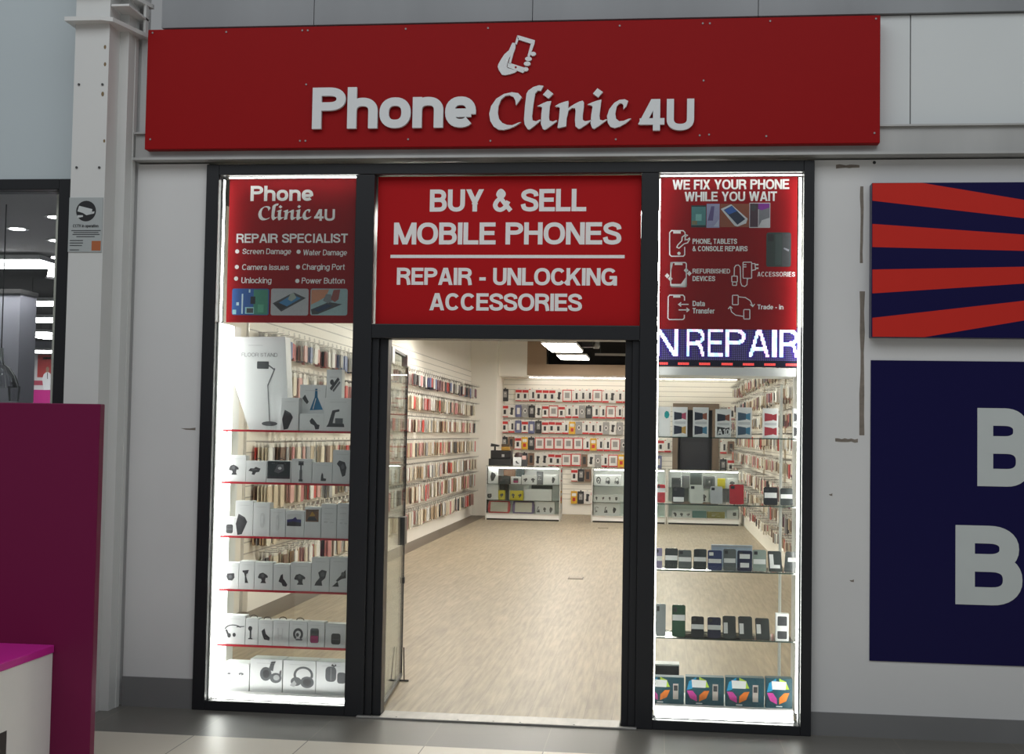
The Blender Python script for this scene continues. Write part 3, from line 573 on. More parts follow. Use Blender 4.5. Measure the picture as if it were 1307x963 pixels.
# ================================================================== LED STRIPS AND DISPLAY BOARDS OF THE TWO WINDOWS
GLOWM = mat('led_band_white', (1, .985, .95), linear=True, emit=6)  # wide emissive band paints the strip's bloom over the side board
def led(name_label, box, axis='z', m=None):
    t = thing('led_strip', name_label, 'led strip', ((box[0] + box[1]) / 2, (box[2] + box[3]) / 2, box[4]))
    M().box(*box, m or LEDM).build('diffuser', t)
    x0, x1, y0, y1, z0, z1 = box
    if axis == 'z': M().box(*((x0 - .001, x0) if x0 < 2.65 else (x1, x1 + .0012)), y0, y1, z0, z1, CHROME).build('channel', t)
    else: M().box(x0, x1, y0, y1, *((z1, z1 + .002) if z0 > 1 else (z0 - .002, z0)), CHROME).build('channel', t)
    return t
led('upright white LED light band beside the accessory shelves at the column side', (.084, .090, .03, .27, .10, 2.235), m=GLOWM)
led('thin upright LED strip beside the repair specialist poster', (.084, .090, .03, .045, 2.245, 3.08))
led('horizontal white LED strip over the repair specialist poster', (.12, .893, .022, .030, 3.0885, 3.094), 'x')
led('white LED strip along the foot of the accessory window', (.10, .89, .03, .07, .058, .066), 'x')
led('upright white LED strip at the outer edge of the phone window', (3.410, 3.422, .03, .045, .11, 3.075))
led('horizontal white LED strip over the while you wait poster', (2.64, 3.425, .022, .030, 3.0855, 3.091), 'x')
led('thin upright LED strip of the phone window beside the doorway', (2.635, 2.640, .022, .030, .1, 3.07))
led('white LED strip along the foot of the phone window', (2.65, 3.40, .03, .07, .056, .066), 'x')
def board(x0, x1, y0, y1, z0, z1, name, label, cat):
    o = M().box(x0, x1, y0, y1, z0, z1, BOARD).build(name, bevel=.002); return tag(o, label, cat)
board(.0755, .083, .02, .42, .056, 2.24, 'side_board', 'glowing white side board of the accessory window display', 'display board')
board(.084, .894, .08, .44, .0555, .078, 'display_plinth', 'white display plinth at the foot of the accessory window', 'plinth')
board(3.4235, 3.4285, .04, .42, .053, 2.2, 'side_board', 'narrow white side board of the phone window display', 'display board')
zpl = atY(930, 902, .13)[1]
board(2.636, 3.405, .08, .46, .0525, zpl, 'display_plinth', 'white display plinth under the colourful phone boxes', 'plinth')

# ------------------------------------------------------------------ product pictures, drawn in a unit square
def rot(P, a, cx=.5, cz=.5):
    a = math.radians(a); return [(cx + (x - cx) * math.cos(a) - (z - cz) * math.sin(a), cz + (x - cx) * math.sin(a) + (z - cz) * math.cos(a)) for x, z in P]
def bar(x0, z0, x1, z1, w0, w1=None):
    d = Vector((x1 - x0, z1 - z0)).normalized(); n = (-d.y, d.x); w1 = w1 or w0
    return [(x0 + n[0] * w0, z0 + n[1] * w0), (x0 - n[0] * w0, z0 - n[1] * w0), (x1 - n[0] * w1, z1 - n[1] * w1), (x1 + n[0] * w1, z1 + n[1] * w1)]
def arcband(cx, cz, r0, r1, a0, a1, n=14, sx=1, sz=1):
    A = [math.radians(a0 + (a1 - a0) * i / n) for i in range(n + 1)]
    return [(cx + r1 * math.cos(a) * sx, cz + r1 * math.sin(a) * sz) for a in A] + [(cx + r0 * math.cos(a) * sx, cz + r0 * math.sin(a) * sz) for a in reversed(A)]
INKL = mat('ink_light', (.62, .63, .64), .5, linear=True, noise=.1, scale=40); TEAL = mat('print_sea_blue', (40, 110, 150), .5, noise=.15); MAG = mat('print_magenta', (165, 50, 105), .5, noise=.2)
PURP = ink('purple_photo', (60, 62, 110)); BRWN = ink('brown_photo', (120, 92, 72)); SLATE = ink('slate_photo', (52, 62, 64)); GOLD = mat('print_gold', (180, 140, 60), .45, noise=.15); METAL = ink('metal_grey', (96, 98, 102))
PIC = {
 'claw': [(INK, [(.1, .55), (.22, .78), (.5, .86), (.8, .72), (.92, .62), (.9, .5), (.74, .5), (.7, .3), (.78, .12), (.3, .12), (.42, .3), (.36, .42), (.12, .46)]), (METAL, disc(.5, .64, .13))],
 'vent': [(INK, [(.05, .5), (.2, .72), (.45, .7), (.6, .85), (.95, .7), (.85, .42), (.62, .38), (.5, .15), (.3, .2), (.36, .42)]), (METAL, bar(.3, .58, .7, .62, .05))],
 'photo': [(SLATE, q4(0, 0, 1, 1)), (METAL, [(.3, .4), (.45, .8), (.7, .85), (.75, .5), (.5, .3)]), (INKL, disc(.55, .6, .08)), (INK, q4(0, 0, 1, .12))],
 'tripod': [(INK, q4(.2, .76, .8, .95)), (INK, bar(.5, .8, .5, .1, .08)), (METAL, bar(.5, .55, .5, .1, .15)), (INK, q4(.28, .02, .72, .12))],
 'shoe': [(INK, [(.2, .05), (.85, .05), (.9, .3), (.55, .35), (.5, .75), (.35, .95), (.25, .6)])],
 'camera': [(INK, [(.1, .75), (.3, .95), (.8, .85), (.95, .55), (.85, .1), (.6, .02), (.45, .3), (.35, .55)]), (METAL, disc(.62, .6, .14))],
 'bank': [(INK, [(.25, .95), (.75, .8), (.95, .6), (.55, .05), (.2, .0), (.05, .5)]), (METAL, bar(.3, .88, .72, .76, .02))],
 'speaker': [(INK, rrect(.08, .92, .08, .9, .18)), (METAL, q4(.15, .42, .85, .48))],
 'pinkspeaker': [(METAL, rrect(.08, .92, .02, .98, .16)), (MAG, rrect(.1, .86, .04, .5, .1)), (INK, q4(.12, .5, .88, .84))],
 'faint': [(INKL, rrect(.32, .68, .1, .9, .14)), (PAPER, rrect(.4, .6, .35, .75, .08))],
 'lines': [(INKL, q4(.1, .82, .8, .87)), (INKL, q4(.1, .5, .55, .54)), (INKL, q4(.1, .3, .4, .4)), (INKL, q4(.6, .3, .9, .36))],
 'purple': [(PURP, q4(0, 0, 1, 1)), (INKL, [(0, .55), (.4, .62), (.6, .8), (.7, .6), (1, .58), (1, 1), (0, 1)]), (INK, [(0, 0), (1, 0), (1, .3), (.4, .4), (0, .3)])],
 'brown': [(BRWN, q4(0, 0, 1, 1)), (INK, [(.1, .1), (.9, .1), (.7, .4), (.25, .4)]), (GOLD, [(.3, .45), (.5, .85), (.75, .5)])],
 'basket': [(INK, [(.1, .8), (.9, .85), (.95, .4), (.7, .1), (.25, .12), (.05, .45)]), (METAL, disc(.5, .5, .18))],
 'hook': [(INK, [(.05, .9), (.9, .95), (.75, .7), (.6, .68), (.55, .5), (.85, .05), (.4, .05), (.38, .5), (.25, .75), (.08, .78)])],
 'boot': [(INK, [(.1, .4), (.3, .85), (.5, .95), (.55, .6), (.7, .5), (.95, .2), (.85, .05), (.5, .1), (.4, .3)])],
 'mountarm': [(INK, [(.1, .05), (.65, .05), (.6, .3), (.85, .5), (.95, .9), (.6, .97), (.35, .8), (.45, .5), (.2, .25)]), (METAL, disc(.66, .7, .14))],
 'armlong': [(INK, [(.05, .03), (.5, .03), (.45, .25), (.3, .35), (.6, .62), (.95, .95), (.98, .5), (.7, .45), (.4, .3)]), (METAL, disc(.76, .7, .12))],
 'earloop': [(INK, arcband(.45, .6, .3, .36, 30, 175, sx=1.2)), (INK, bar(.1, .6, .22, .2, .05)), (INK, disc(.25, .2, .09, .16)), (INK, disc(.5, .25, .08, .14)), (METAL, bar(.6, .8, .98, .86, .03))],
 'mic': [(INK, disc(.5, .8, .3, .18)), (INK, bar(.55, .75, .55, .08, .12)), (INK, q4(.25, .02, .85, .1))],
 'clip': [(INK, [(.1, .75), (.4, .95), (.55, .55), (.95, .3), (.9, .08), (.4, .15), (.2, .45)]), (METAL, bar(.45, .3, .85, .18, .05))],
 'wires': [(INKL, bar(.25, .9, .3, .1, .05)), (INKL, bar(.7, .9, .65, .1, .05)), (INKL, q4(.25, .3, .7, .42))],
 'watch': [(INK, arcband(.5, .55, .26, .46, -60, 240)), (METAL, q4(.3, .08, .9, .2)), (INK, disc(.45, .5, .14))],
 'headset': [(METAL, [(.42, .6), (.52, .95), (.74, .98), (.66, .8), (.62, .55)]), (METAL, disc(.3, .42, .26, .3)), (INK, disc(.32, .42, .15, .18)), (METAL, disc(.75, .26, .26, .22)), (INKG, disc(.78, .28, .14, .12)), (METAL, [(.9, .3), (.98, .3), (.99, .62), (.92, .55)])],
 'headphone': [(METAL, arcband(.56, .6, .3, .4, -20, 200, sz=.95)), (METAL, disc(.27, .3, .22, .2)), (METAL, disc(.72, .28, .28, .26)), (INK, disc(.72, .28, .17, .16)), (INKG, [(.02, .12), (.2, .05), (.3, .2), (.2, .35)])],
 'cupset': [(METAL, rrect(.04, .55, .2, .86, .18)), (INKG, bar(.3, .26, .3, .8, .008)), (METAL, rrect(.6, 1.0, .14, .62, .12)), (INK, [(.3, .9), (.36, .98), (.45, .9), (.52, .98), (.55, .9), (.45, .85)])],
 'budwire': [(INKL, arcband(.35, .5, .32, .36, 250, 360)), (METAL, disc(.78, .8, .14, .12)), (METAL, disc(.12, .8, .1)), (INKG, disc(.2, .15, .1)), (INKL, bar(.7, .5, .78, .8, .03))],
 'cone': [(TEAL, [(.35, .05), (.95, .08), (.7, .6), (.68, .95), (.58, .95), (.56, .6)]), (INK, [(.0, .55), (.12, .7), (.3, .4), (.22, .3), (.1, .42)]), (INKL, bar(.5, .1, .62, .55, .02))],
 'cable': [(INK, bar(.2, .2, .85, .85, .1)), (METAL, bar(.4, .1, .95, .65, .07)), (INK, disc(.3, .62, .16))],
 'dock': [(INK, [(.05, .05), (.15, .2), (.35, .9), (.7, .97), (.72, .86), (.5, .8), (.38, .25), (.95, .22), (.98, .05)]), (METAL, q4(.5, .22, .9, .5))],
 'headmic': [(INK, [(.1, .7), (.3, .95), (.55, .7), (.75, .45), (.95, .4), (.9, .08), (.6, .05), (.5, .35), (.2, .5)])],
 'floorstand': [(INK, rrect(.2, .62, .87, .98, .02)), (METAL, bar(.62, .92, .82, .86, .012)), (METAL, bar(.84, .88, .6, .62, .016)), (METAL, bar(.6, .64, .7, .08, .014)), (METAL, disc(.7, .06, .28, .035))],
}
def draw_pic(kind, x0, x1, z0, z1, y, parent, name='printed_picture'):
    mb = M()
    for i, (m, P) in enumerate(PIC[kind]):
        mb.prism([(x0 + u * (x1 - x0), z0 + v * (z1 - z0)) for u, v in P], y - .0004 * (i + 1), y - .0004 * (i + 1), m)
    return mb.build(name, parent)
def product_box(px, zs, y, pic, pr_, label, group, depth=.07, name='product_box', cat='boxed accessory', card=None, loop=False, title=True):
    """px: the front of the box in measured pixels; zs: height it stands at; pr_: the picture's place on the front (fractions)"""
    x0, x1, z0, z1 = rectY(*px, y); z0 = zs; x0 += .0006; x1 -= .0006
    t = thing(name, label, cat, ((x0 + x1) / 2, y + depth / 2, z0), group)
    M().box(x0, x1, y, y + depth, z0, z1, card or PAPER).build('carton', t, .0012)
    fx = lambda u: x0 + u * (x1 - x0); fz = lambda v: z0 + v * (z1 - z0)
    if pic: draw_pic(pic, fx(pr_[0]), fx(pr_[2]), fz(pr_[1]), fz(pr_[3]), y, t)
    if title:
        mb = M(); mb.prism(q4(fx(.2), fz(.865), fx(.8), fz(.885)), y - .0004, y - .0004, INKL); mb.build('title_line', t)
    if loop: M().tube([(fx(.5) + .022 * math.cos(a), y + .5 * depth, z1 - .002 + .016 * math.sin(a)) for a in [math.pi * i / 8 for i in range(9)]], .0025, BLACK, 5).build('hang_loop', t)
    return t

# ------------------------------------------------------------------ accessory window: red edged glass shelves and boxes
SHF = .115            # y of the shelf front edge
shelf_px = (550.5, 617.5, 687, 755.5, 826.5)
shelf_words = ('top', 'second', 'third', 'fourth', 'lowest')
shelf_z = []
for i, py in enumerate(shelf_px):
    z = atY(368, py, SHF)[1]; shelf_z.append(z)
    t = thing('glass_shelf', f'{shelf_words[i]} red edged glass shelf of the accessory window', 'shelf', (.49, .27, z))
    M().box(.084, .8945, SHF + .004, .40, z - .005, z + .003, SHELFGLASS).build('pane', t)
    M().box(.084, .8945, SHF, SHF + .004, z - .008, z + .004, REDSHELF).build('edge_strip', t)
    for x in (.09, .888):
        M().box(x - .005, x + .005, .16, .19, z - .013, z - .005, CHROME).build('bracket', t)
m5 = lambda a, b, c, d: (260 + a / 4.377, 400 + b / 4.377, 260 + c / 4.377, 400 + d / 4.377)
m6 = lambda a, b, c, d: (260 + a / 5.35, 600 + b / 5.35, 260 + c / 5.35, 600 + d / 5.35)
m7 = lambda a, b, c, d: (240 + a / 4.317, 740 + b / 4.317, 240 + c / 4.317, 740 + d / 4.317)
BY = .128
# tall floor stand box, cut away at its lower corner
y = .16; z0 = shelf_z[0] + .0032
P = [atY(260 + a / 4.377, 400 + b / 4.377, y) for a, b in ((150, 133), (455, 131), (468, 455), (474, 655), (255, 655), (155, 345))]
P[3] = (P[3][0], z0); P[4] = (P[4][0], z0)
t = thing('floor_stand_box', 'tall white floor stand carton leaning over the accessory boxes on the top shelf', 'boxed floor stand', (P[4][0] * .5 + P[3][0] * .5, y + .05, z0))
M().prism(P, y, y + .11, PAPER).build('carton', t, .0015)
x0, x1, z2, z3 = rectY(*m5(262, 262, 420, 640), y); draw_pic('floorstand', x0, x1, z2, z3, y, t)
x0, x1, z2, z3 = rectY(*m5(212, 222, 412, 243), y); lettering('FLOOR STAND', x0, x1, z2, z3, y - .0006, METAL, parent=t, bold=.05, gap=.16)
x0, x1, z2, z3 = rectY(*m5(250, 173, 330, 186), y); M().prism(q4(x0, z2 + .004, x1, z3 - .004), y - .0005, y - .0005, INKL).build('title_line', t)
GW = 'boxed accessories in the window beside the column'
TOPW = 'on the top window shelf'
for px, pic, pr_, lab, yy, dz in (
    (m5(430, 472, 531, 655), 'bank', (.05, .02, .72, .66), 'white box with a black power bank picture beside the floor stand carton', BY, 0),
    (m5(535, 400, 680, 655), 'cone', (.1, .42, .95, .94), 'white box with a blue cone shaped gadget picture behind the microphone box', BY + .085, 0),
    (m5(535, 562, 672, 655), 'headmic', (.36, .05, .85, .8), 'low white box with a black clip picture in front of the blue gadget box', BY, 0),
    (m5(683, 315, 770, 655), 'cable', (.12, .62, .92, .9), 'tallest white box with a black cable picture at the back of the top shelf', BY + .085, 0),
    (m5(672, 474, 829, 655), 'dock', (.05, .1, .75, .68), 'white box with a black charging dock picture at the mullion end of the top shelf', BY, 0)):
    product_box(px, shelf_z[0] + .0032, yy, pic, pr_, lab, GW)
rows = (
 (1, m5, ((120, 795, 236, 945, 'claw', (.12, .2, .7, .72)), (236, 825, 350, 945, 'vent', (.08, .25, .75, .8)), (352, 825, 488, 945, 'photo', (.02, .18, .96, .98)), (490, 815, 604, 945, 'tripod', (.25, .05, .68, .95)), (606, 835, 718, 945, 'shoe', (.35, .1, .75, .55)), (720, 765, 829, 945, 'camera', (.15, .2, .75, .72)))),
 (2, m6, ((140, 325, 214, 440, 'speaker', (.1, .08, .88, .68)), (215, 212, 337, 445, 'bank', (.0, .02, .72, .66)), (338, 225, 452, 450, 'faint', (.2, .2, .9, .75)), (454, 268, 558, 452, 'faint', (.2, .15, .75, .85)), (560, 280, 686, 455, 'purple', (.06, .42, .84, .86)), (688, 255, 800, 457, 'brown', (.06, .52, .86, .92)), (802, 235, 908, 460, 'lines', (.1, .3, .9, .8)), (910, 230, 995, 460, 'lines', (.15, .25, .9, .8)))),
 (3, m6, ((140, 635, 239, 820, 'basket', (.12, .28, .75, .66)), (240, 625, 345, 822, 'hook', (.2, .2, .7, .72)), (347, 632, 473, 825, 'claw', (.12, .18, .78, .7)), (475, 645, 590, 827, 'boot', (.25, .12, .88, .66)), (592, 635, 733, 829, 'claw', (.12, .16, .78, .68)), (735, 600, 858, 831, 'mountarm', (.1, .15, .9, .66)), (860, 598, 985, 833, 'armlong', (.1, .14, .92, .68)))),
 (4, m7, ((192, 198, 315, 357, 'earloop', (.05, .2, .98, .7)), (316, 215, 386, 358, 'mic', (.1, .2, .65, .72)), (387, 225, 466, 360, 'clip', (.15, .15, .85, .7)), (468, 225, 556, 362, 'wires', (.15, .2, .8, .75)), (558, 230, 657, 364, 'watch', (.18, .2, .8, .72)), (659, 235, 752, 366, 'pinkspeaker', (.1, .15, .72, .76)), (756, 245, 868, 368, 'speaker', (.25, .1, .8, .65)))))
DESC = dict(claw='black grip car mount', vent='black air vent mount', photo='dark photograph', tripod='black stubby tripod', shoe='small black cradle', camera='black action camera', speaker='black round cornered speaker', bank='black power bank', faint='faint grey oval', purple='purple landscape photograph', brown='brown photograph', lines='pale grey line drawing', basket='black basket mount', hook='black hooked mount', boot='black folded clip', mountarm='black suction arm mount', armlong='long black dashboard arm', earloop='neckband earphone', mic='black desk microphone', clip='black bent clip', wires='pale wire', watch='black watch charger', pinkspeaker='pink lit speaker', headset='grey on-ear headset', headphone='grey over-ear headphone', cupset='cropped grey headphone', budwire='wired earbud')
seen = set()
for si, fn, items in rows:
    for k, (a, b, c, d, pic, pr_) in enumerate(items):
        lab = f'white box with {DESC[pic]} picture, {ordn(k + 1)} from the column side on the {shelf_words[si]} window shelf'
        if len(lab.split()) > 16: lab = f'white {DESC[pic]} box, {ordn(k + 1)} from column side, {shelf_words[si]} window shelf'
        product_box(fn(a, b, c, d), shelf_z[si] + .0032, BY, pic, pr_, lab, GW, loop=(si == 1 and k in (1, 2)) or (si == 4 and k in (1, 2, 3, 4)))
for k, (a, b, c, d, pic, pr_) in enumerate(((190, 462, 336, 685, 'budwire', (.15, .3, .85, .7)), (340, 440, 518, 690, 'headset', (.28, .26, .98, .96)), (522, 448, 702, 692, 'headphone', (.2, .16, .96, .84)), (704, 456, 872, 694, 'cupset', (.28, .26, .98, .96)))):
    product_box(m7(a, b, c, d), .0785, .15, pic, pr_, f'large white {DESC[pic]} box, {ordn(k + 1)} from the column side, on the window plinth', GW, depth=.12)

# ================================================================== PHONE WINDOW: LED display, glass shelves, phones
d8 = lambda a, b, c, d: (820 + a / 5.94, 400 + b / 5.94, 820 + c / 5.94, 400 + d / 5.94)
e8 = lambda a, b, c, d: (820 + a / 5.94, 550 + b / 5.94, 820 + c / 5.94, 550 + d / 5.94)
g8 = lambda a, b, c, d: (820 + a / 3.705, 680 + b / 3.705, 820 + c / 3.705, 680 + d / 3.705)
DY = .086
x0, x1, z0, z1 = rectY(*d8(112, 100, 1192, 405), DY); x0 = max(x0, 2.638)
ld_ = thing('led_display', 'scrolling LED message display with glowing white and lilac letters under the poster', 'led display', ((x0 + x1) / 2, DY + .02, z0))
M().box(x0, x1, DY + .001, DY + .05, z0, z1, mat('display_face', (.012, .01, .03), .5, spec=.1, linear=True, noise=.1)).build('housing', ld_, .002)
for x in (x0 + .12, x1 - .12): M().box(x - .006, x + .006, DY + .02, DY + .03, z1, 2.216 + .02, BLACK).build('hanger', ld_)
COLS_ = 113; pitch = (x1 - x0) / COLS_; NR = int((z1 - z0) / pitch)
def pxl(c): return None
words_ = (('N', 92, 262), ('R', 330, 470), ('E', 490, 612), ('P', 632, 780), ('A', 803, 966), ('I', 985, 1022), ('R', 1040, 1182))
lit = {}
def inside(P, x, z):
    s_ = 0
    for i in range(len(P)):
        a, b = P[i], P[(i + 1) % len(P)]; cr = (b[0] - a[0]) * (z - a[1]) - (b[1] - a[1]) * (x - a[0])
        if abs(cr) < 1e-12: continue
        if s_ == 0: s_ = 1 if cr > 0 else -1
        elif (cr > 0) != (s_ > 0): return False
    return True
for wi, (ch, a, c) in enumerate(words_):
    pl, wd = text_polys(ch, .075 if ch != 'I' else .1); polys = [q for q, _ in pl[0][1]]
    u0, u1 = (a - 112) / 1080 * COLS_, (c - 112) / 1080 * COLS_; r0, r1 = (405 - 330) / 305 * NR, (405 - 112) / 305 * NR
    for ci in range(max(0, int(u0)), min(COLS_, int(u1) + 1)):
        for ri in range(int(r0), int(r1) + 1):
            X_ = (ci + .5 - u0) / (u1 - u0) * wd; Z_ = (ri + .5 - r0) / (r1 - r0)
            if any(inside(P, X_, Z_) for P in polys): lit[(ci, ri)] = wi
LEDC = [mat('led_dot_' + n, c, linear=True, emit=e) for n, c, e in (('white', (.84, .86, 1), 1.15), ('cyan', (.52, .78, 1), 1.15), ('pink', (1, .66, .98), 1.1))]
bloom = mat('led_dot_dim_blue', (.11, .06, .5), linear=True, spec=.05, emit=.55); redd = mat('led_dot_red', (1, .08, .07), linear=True, emit=1.1); bloomg = mat('led_dot_dim_grey', (.16, .13, .4), linear=True, spec=.05, emit=.4)  # unlit dots get weak emission to paint the bloom around the letters
mbs = {k: M() for k in ('lit_letters', 'dim_dots', 'red_dash')}
for ci in range(COLS_):
    for ri in range(NR):
        xx, zz = x0 + ci * pitch, z0 + ri * pitch; s_ = pitch * .1
        Q = q4(xx + s_, zz + s_, xx + pitch - s_, zz + pitch - s_)
        if (ci, ri) in lit: mbs['lit_letters'].prism(q4(xx, zz, xx + pitch, zz + pitch), DY, DY, LEDC[0] if (ci // 3 + ri // 4 + lit[(ci, ri)]) % 3 == 0 else LEDC[1 if ((ci * 3 + ri) // 11) % 2 else 2])
        elif 1 <= ri <= 2 and ((ci / COLS_ * 1080 + 112 - 260) % 165) < 88 and ci > 0: mbs['red_dash'].prism(Q, DY, DY, redd)
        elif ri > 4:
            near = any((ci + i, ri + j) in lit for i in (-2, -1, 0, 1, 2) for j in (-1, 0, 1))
            mbs['dim_dots'].prism(q4(xx + pitch * .22, zz + pitch * .22, xx + pitch * .78, zz + pitch * .78), DY, DY, bloom if near else bloomg)
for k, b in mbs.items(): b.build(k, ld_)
# white shelf board under the display
board(2.64, 3.405, .085, .42, *[atY(930, p, .09)[1] for p in (480, 469.5)], 'display_ledge', 'thin white ledge board right under the scrolling LED display', 'ledge')

sh2 = []
for i, (py, wd_) in enumerate(((559.5, 'top'), (645.5, 'second'), (730.5, 'third'), (817.5, 'lowest'))):
    z = atY(925, py, SHF)[1]; sh2.append(z)
    t = thing('glass_shelf', f'{wd_} clear glass shelf of the phone window', 'shelf', (3.03, .27, z))
    M().box(2.64, 3.405, SHF + .002, .40, z - .003, z + .003, SHELFGLASS).build('pane', t)
    M().box(2.64, 3.405, SHF, SHF + .002, z - .003, z + .003, mat('dark_glass_edge', (.03, .06, .05), .2, linear=True)).build('edge_strip', t)
    M().box(3.40, 3.4236, .16, .19, z - .009, z - .003, CHROME).build('bracket', t); M().box(2.633, 2.648, .12, .16, z - .009, z - .003, CHROME).build('bracket', t)
xp = atY(997, 600, .39)[0]
t = thing('shelf_pole', 'slim white upright pole behind the glass shelves of the phone window', 'pole', (xp, .405, zpl))
M().tube([(xp, .412, zpl), (xp, .412, 1.93)], .009, mat('pole_white', (.85, .85, .83), .3, linear=True, noise=.02), 10).build('tube', t)
M().lathe(xp, .412, [(.02, zpl), (.02, zpl + .008), (.01, zpl + .012)], CHROME, 14).build('foot_disc', t)
# phone cartons on the top shelf
NAVY = ink('carton_navy', (28, 38, 58)); ROSE = ink('carton_rose', (180, 70, 100)); AMBER = ink('carton_amber', (190, 150, 70)); SKYB = ink('carton_sky', (70, 130, 160)); CRIM = ink('carton_crimson', (160, 44, 56)); TEALP = ink('carton_teal', (0, 150, 150)); BROWNP = ink('carton_copper', (150, 84, 60)); STEELP = ink('carton_steel', (60, 84, 104))
LABELW = mat('price_label_white', (.86, .86, .85), .5, linear=True, noise=.02)
def phone_carton(px, zs, label, top, bot, a10=False):
    x0, x1, z0, z1 = rectY(*px, BY); z0 = zs; x0 = max(x0, 2.642)
    t = thing('phone_carton', label, 'boxed phone', ((x0 + x1) / 2, BY + .03, z0), 'boxed phones on the top shelf of the phone window')
    M().box(x0, x1, BY, BY + .055, z0, z1, LABELW).build('carton', t, .0012)
    f = lambda u, v: (x0 + u * (x1 - x0), z0 + v * (z1 - z0))
    if top:
        mb = M()
        for cols, v0, v1 in ((top, .56, .84), (bot, .08, .38)):
            mb.prism([f(.1, v1), f(.62, v1 - .04), f(.62, v0 + .04), f(.1, v0)], BY - .0005, BY - .0005, cols[0])
            mb.prism([f(.62, v1 - .06), f(.9, v1 - .02), f(.9, v0 + .02), f(.62, v0 + .06)], BY - .0005, BY - .0005, cols[1])
        mb.build('printed_picture', t)
        M().prism(q4(*f(.12, .43), *f(.88, .52)), BY - .0009, BY - .0009, INKL).build('price_label', t)
    if a10:
        a, b = f(.12, .1), f(.9, .3); lettering('A10', a[0], b[0], a[1], b[1], BY - .0012, LABELW, parent=t, bold=.09)
    return t
z = sh2[0] + .0032
t = phone_carton(d8(118, 710, 212, 950), z, 'white phone carton with a teal flower print at the doorway end of the top shelf', None, None)
x0, x1, z0, z1 = rectY(*d8(165, 740, 205, 800), BY); M().prism(disc((x0 + x1) / 2, (z0 + z1) / 2, (x1 - x0) / 2, (z1 - z0) / 2, 7), BY - .0006, BY - .0006, TEALP).build('printed_picture', t)
phone_carton(d8(228, 712, 341, 952), z, 'white framed phone carton with navy phones edged in pink and amber', (NAVY, ROSE), (NAVY, AMBER))
phone_carton(d8(384, 714, 501, 953), z, 'white framed phone carton with navy phones edged in copper and blue', (NAVY, BROWNP), (NAVY, SKYB))
phone_carton(d8(555, 728, 672, 955), z, 'white framed phone carton with a copper picture and A10 lettering', (NAVY, BROWNP), (BLACK, BLACK), True)
phone_carton(d8(712, 715, 829, 956), z, 'white framed phone carton with steel blue phone pictures', (STEELP, SKYB), (STEELP, SKYB))
phone_carton(d8(914, 722, 1030, 957), z, 'white framed phone carton with crimson phone pictures', (CRIM, CRIM), (CRIM, CRIM))
phone_carton(d8(1142, 722, 1200, 958), z, 'white phone carton with black stripes at the LED strip end', (INK, INK), (INK, INK))

def phone(px, zs, body, label, tags, lean=.018, group=None, y=BY, screen=None, stand=True, cover=None, tilt=0):
    """a phone standing on a shelf, leaning back on a clear holder; tags: price stickers (u0,v0,u1,v1)"""
    x0, x1, z0, z1 = rectY(*px, y); z0 = zs; x0 = max(x0, 2.642)
    cx = (x0 + x1) / 2
    t = thing('mobile_phone', label, 'mobile phone', (cx, y + .02, z0), group)
    a = math.radians(tilt)
    def fn(x, yy, z):
        xx = cx + (x - cx) * math.cos(a) + (z - z0) * math.sin(a)
        return (xx, y + yy + (z - z0) * lean / max(.05, z1 - z0), z0 + (z - z0) * math.cos(a))
    r = min(.009, (x1 - x0) * .18)
    M().prism(rrect(x0, x1, z0 + .004, z1, r), 0, .009, body, fn).build('body', t)
    f = lambda u, v: (x0 + u * (x1 - x0), z0 + v * (z1 - z0))
    if screen: M().prism(rrect(*[f(.06, 0)[0], f(.94, 0)[0]], f(0, .06)[1], f(0, .96)[1], r * .7), -.0005, -.0005, screen, fn).build('screen', t)
    cam_ = M().prism(rrect(f(.1, 0)[0], f(.36, 0)[0], f(0, .78)[1], f(0, .93)[1], .002), -.0012, 0, cover or BLACK, fn).build('camera', t)
    for q in tags: M().prism(q4(*f(q[0], q[1]), *f(q[2], q[3])), -.0016, -.0016, LABELW, fn).build('price_label', t)
    if stand: M().prism([(x0 + .004, z0), (x1 - .004, z0), (x1 - .004, z0 + .004), (x0 + .004, z0 + .004)], -.006, .05, SLEEVE, lambda x, yy, z: (x, y + yy, z)).build('clear_holder', t)
    return t
GP = 'second hand phones in the window under the LED display'
P_ = {n: mat('phone_' + n, c, .22, linear=True, noise=.12, scale=30, coat=.4) for n, c in dict(red=(.52, .025, .035), black=(.02, .021, .024), white=(.72, .74, .66), silver=(.55, .57, .58), lilac=(.28, .24, .38), charcoal=(.05, .058, .056), grey=(.13, .145, .14), blue=(.035, .05, .15), navy=(.02, .022, .06), sage=(.30, .36, .32), mirror=(.3, .33, .33), green=(.03, .09, .05)).items()}
for px, b, lab, tg in (
    (e8(104, 408, 172, 566), 'red', 'red phone with a white band at the doorway end of the second shelf', [(.0, .58, 1, .8)]),
    (e8(230, 430, 318, 566), 'black', 'black phone with a broad white price label on the second shelf', [(.04, .12, .96, .4)]),
    (e8(357, 412, 461, 567), 'white', 'plain white phone showing its back on the second shelf', []),
    (e8(515, 424, 608, 568), 'silver', 'silver white phone with a dark camera on the second shelf', []),
    (e8(660, 410, 770, 570), 'red', 'red phone reflecting a bright lamp on the second shelf', []),
    (e8(920, 430, 1026, 572), 'black', 'black glossy phone with a slanted white label on the second shelf', [(.06, .42, .94, .7)]),
    (e8(1046, 438, 1142, 573), 'charcoal', 'charcoal phone with a white label at the LED strip end of the second shelf', [(.04, .42, .96, .66)])):
    phone(px, sh2[1] + .0032, P_[b], lab, tg, group=GP)
